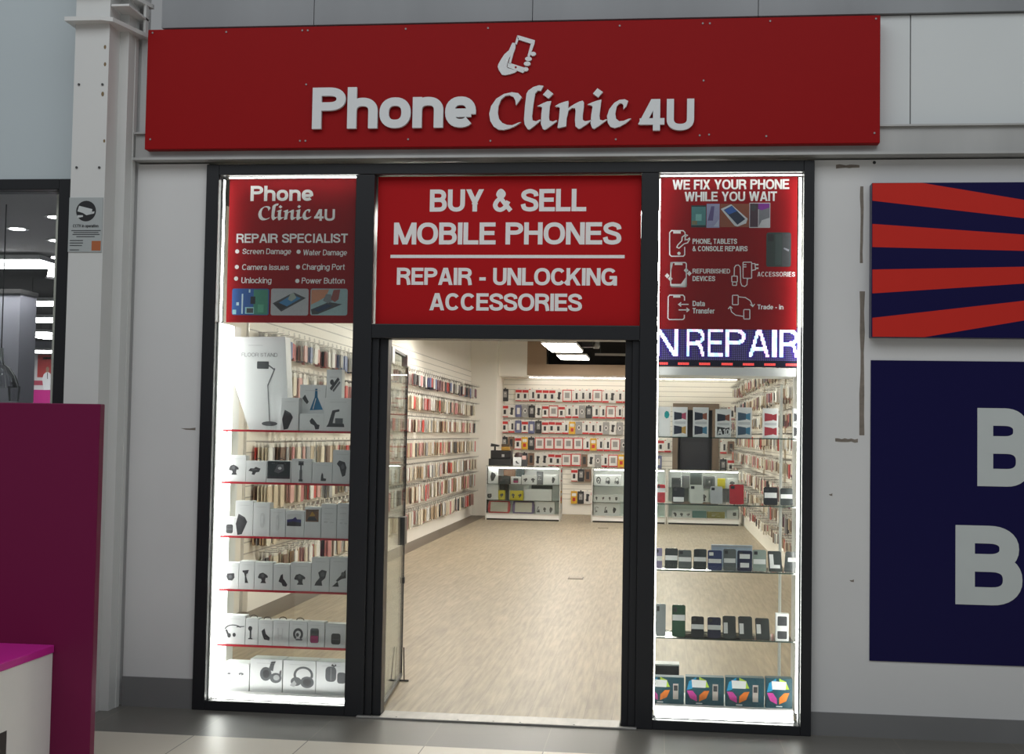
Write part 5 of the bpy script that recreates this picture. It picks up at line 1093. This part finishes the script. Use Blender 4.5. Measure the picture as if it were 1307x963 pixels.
stock(e8, (220, 640, 372, 684), 0, PAPER, ['camera', 'claw', 'vent'], 'white box with dark prints at the foot of the phone window counter', (.2, .1, .8, .9), dy=.06)
stock(e8, (378, 632, 484, 684), 0, mat('carton_sea', (.08, .22, .22), .4, linear=True, noise=.1), None, 'sea green box at the foot of the phone window counter', dy=.06)
stock(e8, (490, 636, 624, 684), 0, mat('carton_olive', (.30, .26, .06), .4, linear=True, noise=.3, scale=30), 'lines', 'olive patterned box at the foot of the phone window counter', dy=.06)
stock(e8, (640, 620, 735, 684), 0, PAPER, 'speaker', 'white box with a small black print at the foot of the phone window counter', (.5, .3, .85, .8), dy=.06)
# on the till counter
x0, x1, z0, z1 = rectY(*c7(158, 72, 346, 208), CY + .12); zt = 1.0085
t = thing('cash_drawer', 'black cash drawer with a smaller till unit on the first glass counter', 'till', ((x0 + x1) / 2, CY + .25, zt))
M().box(x0, x1, CY + .08, CY + .44, zt, zt + .125, BLACK).build('drawer', t, .006); M().box(x0 + .03, x1 - .01, CY + .12, CY + .42, zt + .125, zt + .28, BLACK).build('till_unit', t, .006)
M().prism(q4(x0 + .24, zt + .16, x0 + .29, zt + .21), CY + .119, CY + .119, INKG).build('badge', t)
t = thing('card_terminal', 'black card terminal on a short post standing on the till', 'card terminal', (x0 + .1, CY + .2, zt + .28))
M().tube([(x0 + .1, CY + .2, zt + .281), (x0 + .1, CY + .2, zt + .35)], .018, BLACK, 8).build('post', t); M().prism([(x0 + .02, zt + .35), (x0 + .17, zt + .35), (x0 + .18, zt + .38), (x0 + .03, zt + .41)], CY + .15, CY + .28, BLACK).build('keypad', t, .004)
t = thing('receipt_printer', 'small brown and gold printer standing on the till beside the card terminal', 'printer', (x0 + .29, CY + .25, zt + .28))
M().box(x0 + .22, x0 + .37, CY + .18, CY + .36, zt + .28, zt + .35, GOLD).build('body', t, .008); M().box(x0 + .22, x0 + .37, CY + .20, CY + .36, zt + .35, zt + .40, mat('printer_brown', (.09, .06, .04), .4, linear=True)).build('cover', t, .008)
y = CY + .12
x0, x1, z0, z1 = rectY(*c7(358, 140, 428, 208), y)
t = thing('card_reader_box', 'white box with a curved print beside the till', 'box', ((x0 + x1) / 2, y, zt)); M().box(x0, x1, y, y + .12, zt, zt + .16, PAPER).build('carton', t, .004); draw_pic('clip', x0 + .04, x1 - .04, zt + .03, zt + .1, y - .001, t)
t = thing('coin_bag', 'dark rounded pouch behind the white box on the till counter', 'pouch', ((x0 + x1) / 2, CY + .35, zt)); M().lathe((x0 + x1) / 2, CY + .36, [(.06, zt), (.085, zt + .05), (.085, zt + .18), (.05, zt + .24), (.02, zt + .25)], mat('pouch_brown', (.07, .04, .04), .6, linear=True, noise=.2), 18).build('bag', t, smooth=True)
x0, x1, z0, z1 = rectY(*c7(432, 115, 470, 208), y)
t = thing('phone_stand_box', 'narrow dark box with a pink label beside the white box on the till counter', 'box', ((x0 + x1) / 2, y, zt)); M().box(x0, x1, y, y + .1, zt, zt + .2, INK).build('carton', t, .003); M().prism(q4(x0 + .005, zt + .12, x1 - .005, zt + .19), y - .001, y - .001, ink('pink_card', (210, 170, 165))).build('label_sticker', t)

# ------------------------------------------------------------------ glass entrance door, standing open
gd = thing('glass_door', 'frameless glass entrance door standing open inside the doorway', 'glass door', (1.068, .17, 0))
hx, hy, ex, ey = 1.068, .16, .985, 1.13
dv = Vector((ex - hx, ey - hy)); dl = dv.length; dv.normalize(); nv = Vector((dv.y, -dv.x))
def dpt(s_, n_, z): return (hx + dv.x * s_ + nv.x * n_, hy + dv.y * s_ + nv.y * n_, z)
def dbox(mb, s0, s1, n0, n1, z0, z1, m):
    b = len(mb.v); k = mb.mid(m)
    mb.v += [dpt(s0, n0, z0), dpt(s1, n0, z0), dpt(s1, n1, z0), dpt(s0, n1, z0), dpt(s0, n0, z1), dpt(s1, n0, z1), dpt(s1, n1, z1), dpt(s0, n1, z1)]
    for f in ((0, 1, 2, 3), (7, 6, 5, 4), (4, 5, 1, 0), (5, 6, 2, 1), (6, 7, 3, 2), (7, 4, 0, 3)): mb.f.append(tuple(b + i for i in f)); mb.mi.append(k)
    return mb
dbox(M(), 0, dl, -.006, .006, .035, 2.10, glass('door_glass', (.90, .93, .90), .45)).build('pane', gd)
dbox(M(), dl - .012, dl + .004, -.009, .009, .016, 2.10, DARK).build('edge_seal', gd)
dbox(M(), 0, dl, -.012, .012, .016, .034, DARK).build('bottom_rail', gd)
dbox(M(), 0, dl, -.010, .010, 2.10, 2.118, DARK).build('top_rail', gd)
lock = dbox(M(), dl - .135, dl + .005, -.022, .022, *[atX(503, p, .99)[1] * 0 + q for p, q in ((702, .88), (663, 1.06))], mat('lock_case_grey', (.06, .06, .062), .4, .3, linear=True)).build('lock_case', gd, .003)
dbox(M(), .02, .14, -.02, .02, 2.02, 2.118, CHROME).build('pivot_patch', gd, .003); dbox(M(), dl - .16, dl, -.02, .02, 2.04, 2.118, CHROME).build('pivot_patch', gd, .003)
dbox(M(), dl - .02, dl + .015, -.014, .014, .62, .66, BLACK).build('latch', gd)
t = thing('door_wedge_stand', 'small black wire stand holding the glass door open at its foot', 'door stop', (1.0, 1.05, 0))
WIRE = mat('black_wire', (.03, .025, .025), .4, linear=True)
M().tube([(.945, 1.02, .008), (.962, 1.02, .22)], .004, WIRE, 6).build('wire_upright', t); M().tube([(1.03, 1.02, .008), (1.024, 1.02, .22)], .004, WIRE, 6).build('wire_upright', t); M().tube([(.93, 1.02, .0065), (1.06, 1.02, .0065)], .006, WIRE, 6).build('foot_bar', t)
# floor outlet boxes
FB = mat('outlet_brown', (.10, .08, .06), .5, linear=True)
for px, py, lab in ((735, 738.5, 'small metal floor outlet cover set in the middle of the wooden floor'), (770, 674.5, 'small metal floor outlet cover near the glass counters')):
    d = ray(px, py); tt = -CAM.z / d.z; p = CAM + d * tt
    t = thing('floor_outlet', lab, 'floor outlet', (p.x, p.y, 0))
    x, yv = p.x, p.y
    M().box(x - .085, x + .085, yv - .10, yv + .10, 0, .004, FB).build('surround', t); M().box(x - .072, x + .072, yv - .085, yv + .085, .004, .006, mat('outlet_lid', (.24, .20, .14), .45, linear=True, noise=.06)).build('lid', t)

# ================================================================== RIGHT OF THE SHOPFRONT: striped board and navy panel
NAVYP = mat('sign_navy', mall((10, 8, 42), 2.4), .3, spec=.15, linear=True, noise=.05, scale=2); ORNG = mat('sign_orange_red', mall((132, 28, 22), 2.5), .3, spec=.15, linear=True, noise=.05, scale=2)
SYB = -.06; f3 = lambda a, b: (1020 + a / 3.209, 180 + b / 3.209)
xl, zt_ = atY(1113, 233.5, SYB); zb_ = atY(1113, 430.5, SYB)[1]; xr = 5.9
st_ = thing('striped_sign', 'orange red and navy sunburst striped sign board on the wall beyond the phone window', 'sign', ((xl + xr) / 2, SYB, zb_))
M().box(xl, xr, SYB, .0195, zb_, zt_, NAVYP).build('board', st_, .003)
ctr = atY(*f3(2400, 488), SYB)
def stripe(yl0, yl1):
    a, b = atY(*f3(300, yl0), SYB), atY(*f3(300, yl1), SYB)
    P = [a, b, (ctr[0], ctr[1])]
    P = clip_half(clip_half(clip_half(clip_half(P, 1, 0, xr - .002), -1, 0, -xl - .002), 0, 1, zt_ - .002), 0, -1, -zb_ - .002)
    M().prism(P, SYB - .0006, SYB - .0006, ORNG).build('stripe', st_)
for a, b in ((-50, -140), (245, 138), (435, 340), (625, 527), (840, 725), (1130, 990)): stripe(a, b)
x0, z1 = atY(1111.5, 460, .014); z0 = atY(1113, 844, .014)[1]
nv_ = thing('navy_panel', 'large navy wall panel with big pale B letters below the striped sign', 'sign panel', ((x0 + 5.9) / 2, .014, z0))
M().box(x0, 5.9, .014, .0198, z0, z1, NAVYP).build('board', nv_)
PALE = mat('letter_pale_grey', (.55, .59, .58), .4, linear=True, noise=.03)
for a, b, c, d in ((1247.5, 521.5, 1317, 621.5), (1219.5, 671.5, 1305, 773)):
    q = rectY(a, b, c, d, .0132); lettering('B', *q[:2], *q[2:], .0132, PALE, parent=nv_, bold=.125)
# stains and leftover tape on the facade
TAPE = mat('old_tape_grime', (.20, .17, .14), .7, linear=True, noise=.5, scale=30)
for k, (a, b, c, d, lab) in enumerate(((1098, 238, 1101.5, 336, 'upper vertical strip of grimy old tape on the wall beside the striped sign'), (1097.5, 372, 1103, 556, 'long vertical strip of grimy old tape reaching down beside the navy panel'), (1066, 560.5, 1095, 564.5, 'short horizontal strip of old tape on the wall at the middle of the facade'), (1067, 210.5, 1097, 215, 'short brown tape mark right under the steel lintel'))):
    q = rectY(a, b, c, d, .0194); t = thing('tape_strip', lab, 'tape', ((q[0] + q[1]) / 2, .0194, q[2]))
    mb = M(); n = 7; vert = (d - b) > (c - a)
    P = []
    for i in range(n + 1):
        u = i / n; wv = R_.uniform(-.004, .004)
        P.append((q[0] + wv, q[2] + u * (q[3] - q[2])) if vert else (q[0] + u * (q[1] - q[0]), q[2] + wv))
    for i in range(n, -1, -1):
        u = i / n; wv = R_.uniform(-.004, .004)
        P.append((q[1] + wv, q[2] + u * (q[3] - q[2])) if vert else (q[0] + u * (q[1] - q[0]), q[3] + wv))
    mb.prism(P, .0194, .02, TAPE); mb.build('strip', t)
x, z = atY(1116, 207.5, .018); tag(M().prism(disc(x, z, .009), .0185, .02, BLACK).build('wall_hole'), 'small dark drill hole under the lintel above the striped sign', 'drill hole')
for px, py, lab, w_ in ((240, 548, 'grey scuff mark on the white wall between column and shopfront', .045), (1087, 742, 'small grey chip mark on the wall beside the navy panel', .012), (1060, 632, 'faint scratch on the white wall beside the phone window', .01)):
    yv = -.0006 if px < 500 else .0194; x, z = atY(px, py, yv)
    tag(M().prism([(x - w_, z + .004), (x - w_ * .3, z - .004), (x + w_, z - .006), (x + w_, z + .009), (x + w_ * .2, z + .004)], yv, yv + .0006, TAPE).build('scuff_mark'), lab, 'scuff mark')

# ------------------------------------------------------------------ CCTV notice on the column
y = -.302
P = [atY(px, py, y) for px, py in ((89, 252.5), (132, 252.5), (132, 322), (88, 322))]; x0, x1, z0, z1 = P[0][0], P[1][0], P[2][1], P[0][1]
cc = thing('cctv_notice', 'grey CCTV notice with a black camera pictogram fixed on the white column', 'notice', ((x0 + x1) / 2, y, z0))
M().box(x0, x1, y - .004, -.30, z0, z1, mat('notice_grey', (.40, .43, .43), .4, linear=True, noise=.04)).build('plate', cc, .001)
k_ = 2.833; nt_ = lambda a, b: atY(a / k_, 200 + b / k_, y - .005)
a, b = nt_(311, 197); rr = abs(nt_(347, 197)[0] - a)
M().prism(disc(a, b, rr, n=24), y - .0046, y - .0046, BLACK).build('pictogram_disc', cc)
NG = mat('notice_pale', (.55, .58, .58), .4, linear=True)
M().prism([nt_(*p) for p in ((286, 178), (334, 190), (330, 208), (312, 212), (300, 204), (280, 198))], y - .005, y - .005, NG).prism([nt_(*p) for p in ((330, 200), (342, 198), (340, 206), (330, 208))], y - .005, y - .005, NG).prism([nt_(*p) for p in ((280, 212), (300, 212), (300, 218), (280, 222))], y - .005, y - .005, NG).build('pictogram', cc)
q = rectY(264 / k_, 200 + 245 / k_, 356 / k_, 200 + 256 / k_, y - .005); lettering('CCTV in operation', q[0], q[1], q[2], q[3], y - .005, BLACK, parent=cc, bold=.1)
mb = M()
for i, (a, b, c) in enumerate(((258, 364, 266), (266, 356, 273), (262, 360, 280), (276, 342, 288), (252, 300, 302), (252, 300, 311), (252, 296, 320), (252, 286, 336))):
    q = rectY(a / k_, 200 + c / k_, b / k_, 200 + (c + 3) / k_, y - .005); mb.prism(q4(q[0], q[2], q[1], q[3]), y - .005, y - .005, INK)
mb.build('fine_print', cc)
q = rectY(331 / k_, 200 + 305 / k_, 364 / k_, 200 + 340 / k_, y - .005); M().prism(q4(q[0], q[2], q[1], q[3]), y - .005, y - .005, mat('notice_orange', (.42, .12, .04), .4, linear=True)).build('orange_square', cc)

# ================================================================== NEIGHBOURING SHOP BEHIND THE COLUMN
FASB = mat('neighbour_fascia_grey', (.50, .565, .59), .4, linear=True, noise=.03, scale=1)
zf = atY(40, 229, -.02)[1]
mb = M(); mb.box(-14.1, -.785, -.02, .12, zf, 5.2, FASB); struct(mb, 'wall_neighbour_fascia')
mb = M(); mb.box(-.78, -.43, .02, .12, 0, 5.2, FACADE); struct(mb, 'wall_column_backing')
wf = thing('neighbour_window_frame', 'dark window frame of the neighbouring shop beside the column', 'window frame', (-2, 0, 0))
xs0 = atY(71, 400, -.02)[0]; zs = atY(40, 242.5, -.02)[1]
M().box(xs0, -.78, -.03, .12, 0, zf, DARK).build('stile', wf, .004); M().box(-14.1, xs0, -.03, .12, zs, zf, DARK).build('head_rail', wf, .004); M().box(-14.1, xs0, -.03, .12, 0, .1, DARK).build('bottom_rail', wf, .004)
mb = M().box(-14.1, xs0, .02, .03, .1, zs, GLASS); struct(mb, 'window_3')
NCEIL = mat('neighbour_ceiling', (.55, .53, .54), .6, linear=True, noise=.03); NW = mat('neighbour_wall_grey', (.30, .30, .34), .5, linear=True, noise=.04)
mb = M(); mb.box(-14.1, -1.03, .12, 3.4, 3.1, 3.2, NCEIL); mb.box(-14.1, -1.03, 3.4, 17, 3.3, 3.4, BLACKC); struct(mb, 'ceiling_neighbour')
mb = M(); mb.box(-1.06, -1.031, .3, 17, 0, 3.4, NW); mb.box(-14.2, -14.1, .12, 17, 0, 3.4, NW); mb.box(-14.1, -1.06, 17, 17.1, 0, 3.4, NW); struct(mb, 'wall_neighbour')
xq = atY(24, 440, 3.5)[0]; yq = atX(45, 440, xq)[0]; zq = atY(12, 375, 3.5)[1]
pl_ = M().box(xq - 1.4, xq, 3.5, yq, 0, zq, mat('pillar_grey', (.27, .27, .31), .4, linear=True, noise=.04)); pl_.box(xq - 1.41, xq + .01, 3.48, yq + .01, zq, zq + .04, BLACKC); struct(pl_, 'pillar_neighbour')
NLED = mat('neighbour_light', (1, .99, 1), linear=True, emit=15)
def nlight(px0, px1, py0, py1, z, lab):
    a, b = [CAM + ray(px, py) * ((z - CAM.z) / ray(px, py).z) for px, py in ((px0, py1), (px1, py0))]
    xa_, xb_ = min(a.x, b.x), max(a.x, b.x); ya, yb = min(a.y, b.y), max(a.y, b.y); yb = max(yb, ya + .25)
    t = thing('neighbour_ceiling_light', lab, 'ceiling light', ((xa_ + xb_) / 2, (ya + yb) / 2, z)); M().box(xa_, xb_, ya, yb, z, z + .01, NLED).build('diffuser', t); M().box(xa_ - .01, xb_ + .01, ya - .01, yb + .01, z + .01, z + .05, TRIMW).build('housing', t)
    for x in (xa_ + .1, xb_ - .1): M().tube([(x, (ya + yb) / 2, z + .05), (x, (ya + yb) / 2, 3.31)], .004, BLACK, 5).build('hanger_wire', t)
nlight(-60, 50, 333, 343, 3.03, 'long bright light panel at the edge of the neighbouring shop ceiling')
for a, b, c, d, lab in ((43, 90, 386, 391, 'first light bar beyond the grey pillar'), (42, 90, 407, 412, 'second light bar beyond the grey pillar'), (20, 61, 425, 428, 'third light bar beyond the grey pillar'), (56, 110, 430, 433, 'fourth light bar beyond the grey pillar'), (20, 90, 448.5, 450.5, 'last thin light bar beyond the grey pillar')): nlight(a, b, c, d, 3.0, lab + ' in the neighbouring shop')
for px, py in ((61, 243.8), (72, 277), (22, 292), (73, 307), (70, 355)):
    d = ray(px, py); zz = 3.098 if py < 340 else 3.0; p = CAM + d * ((zz - CAM.z) / d.z)
    t = thing('downlight', f'small round downlight glowing in the neighbouring ceiling, {ordn([61, 72, 22, 73, 70].index(px) + 1)} from the window head', 'downlight', (p.x, p.y, zz))
    M().lathe(p.x, p.y, [(.055, zz - .006), (.07, zz), (.07, zz + .002)] if zz > 3.05 else [(.055, zz), (.07, zz + .006), (.02, 3.3)], NLED, 14).build('lens', t); M().lathe(p.x, p.y, [(.07, zz - .004), (.085, zz - .004), (.085, zz + .004), (.07, zz + .004)], CHROME, 16).build('rim', t)
t = thing('hanging_dome_lamp', 'clear ribbed dome lamp hanging in the neighbouring shop window', 'lamp', (-1.63, .9, 2.0))
cx_, zz_ = atY(0, 495, .9); zt2 = atY(0, 448, .9)[1]; R1 = abs(atY(22.5, 495, .9)[0] - cx_)
t.location = (cx_, .9, zz_)
CLEAR = glass('dome_clear', (.74, .74, .76), 2.5)
prof = [(R1, zz_), (R1 * .93, zz_ + .03), (R1 * .78, zz_ + .08), (R1 * .5, zz_ + .13), (R1 * .22, zz_ + .155), (R1 * .12, zz_ + .19), (R1 * .1, zt2 + .02)]
M().lathe(cx_, .9, prof, CLEAR, 24).build('dome', t, smooth=True)
for j in range(8):
    a = math.pi * 2 * j / 8; M().tube([(cx_ + r * 1.01 * math.cos(a), .9 + r * 1.01 * math.sin(a), z) for r, z in prof], .0022, CHROME, 5).build('rib', t)
M().tube([(cx_, .9, zt2 + .02), (cx_, .9, 3.1)], .004, BLACK, 6).build('cord', t)
M().lathe(cx_ + R1 * .8, .9, [(.032, zz_ - .09), (.04, zz_ - .01), (.04, zz_ + .01)], CLEAR, 14).build('cup', t)
# posters at the far end of the neighbouring shop
yb_ = 16.9
def far(px0, py0, px1, py1): return rectY(px0, py0, px1, py1, yb_)
wp = thing('wall_poster', 'red and magenta wall poster with a white shirted person inside the neighbouring shop', 'poster', (far(40, 452, 80, 530)[0], yb_, far(40, 452, 80, 530)[2]))
q = far(28, 450, 90, 540); M().box(q[0], q[1], yb_ + .03, yb_ + .1, q[2], q[3], mat('poster_pale', (.62, .6, .62), .5, linear=True, noise=.05)).build('panel', wp)
for (a, b, c, d), m in (((47, 453, 76, 482), mat('poster_brick_red', (.45, .05, .05), .5, linear=True, noise=.1)), ((54, 456, 80, 459), mat('poster_orange', (.8, .35, .15), .5, linear=True)), ((40, 486, 66, 492), mat('poster_dull_red', (.4, .06, .1), .5, linear=True, noise=.2)), ((40, 498, 90, 535), mat('poster_magenta', (.5, .02, .22), .5, linear=True, noise=.05))):
    q = far(a, b, c, d); M().prism(q4(q[0], q[2], q[1], q[3]), yb_ + .028, yb_ + .028, m).build('printed_block', wp)
fp = lambda *P: [atY(px, py, yb_) for px, py in P]
M().prism(fp((53, 484), (55, 478), (58.5, 475), (61, 475), (64.5, 478), (66, 486), (65, 498), (55, 498)), yb_ + .025, yb_ + .025, mat('poster_shirt', (.72, .72, .75), .5, linear=True)).prism(fp((58.3, 475.5), (57.8, 471), (58.8, 468.5), (61, 468.5), (62, 471), (61.2, 475.5)), yb_ + .0245, yb_ + .0245, mat('poster_skin', (.35, .2, .14), .5, linear=True)).prism(fp((59.4, 476), (60.4, 476), (60.3, 484), (59.5, 484)), yb_ + .024, yb_ + .024, INK).build('printed_person', wp)

# ================================================================== MAGENTA MALL KIOSK IN FRONT
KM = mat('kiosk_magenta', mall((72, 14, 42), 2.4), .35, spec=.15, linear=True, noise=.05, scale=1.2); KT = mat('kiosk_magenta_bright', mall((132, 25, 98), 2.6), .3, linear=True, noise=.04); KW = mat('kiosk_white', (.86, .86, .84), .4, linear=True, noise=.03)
KY = -1.62
xk, zk = atY(131, 516, KY); xk2 = atY(112, 940, KY)[0]; xk = (xk + xk2) / 2
ks = thing('kiosk', 'magenta mall kiosk with a tall back panel and a low white counter', 'kiosk', (xk - .8, KY - .5, 0))
M().box(xk - 1.9, xk, KY, KY + .05, 0, zk, KM).build('back_panel', ks, .004)
xc, zc1 = atY(68, 834, KY - .01); zc2 = atY(67, 814, KY - .01)[1]
M().box(xk - 1.9, xc, KY - 1.6, KY - .0005, zc1, zc1 + .035, KT).build('counter_top', ks, .004)
M().box(xk - 1.88, xc - .006, KY - 1.59, KY - .0005, 0, zc1, KW).build('counter_body', ks, .003)
y0_, z0_ = atX(-15, 940, xc); y1_, z1_ = atX(10, 933, xc)
M().box(xc - .008, xc - .0045, max(y0_, KY - 1.5), y1_, z1_ - .12, z1_, BLACK).build('vent_slot', ks)
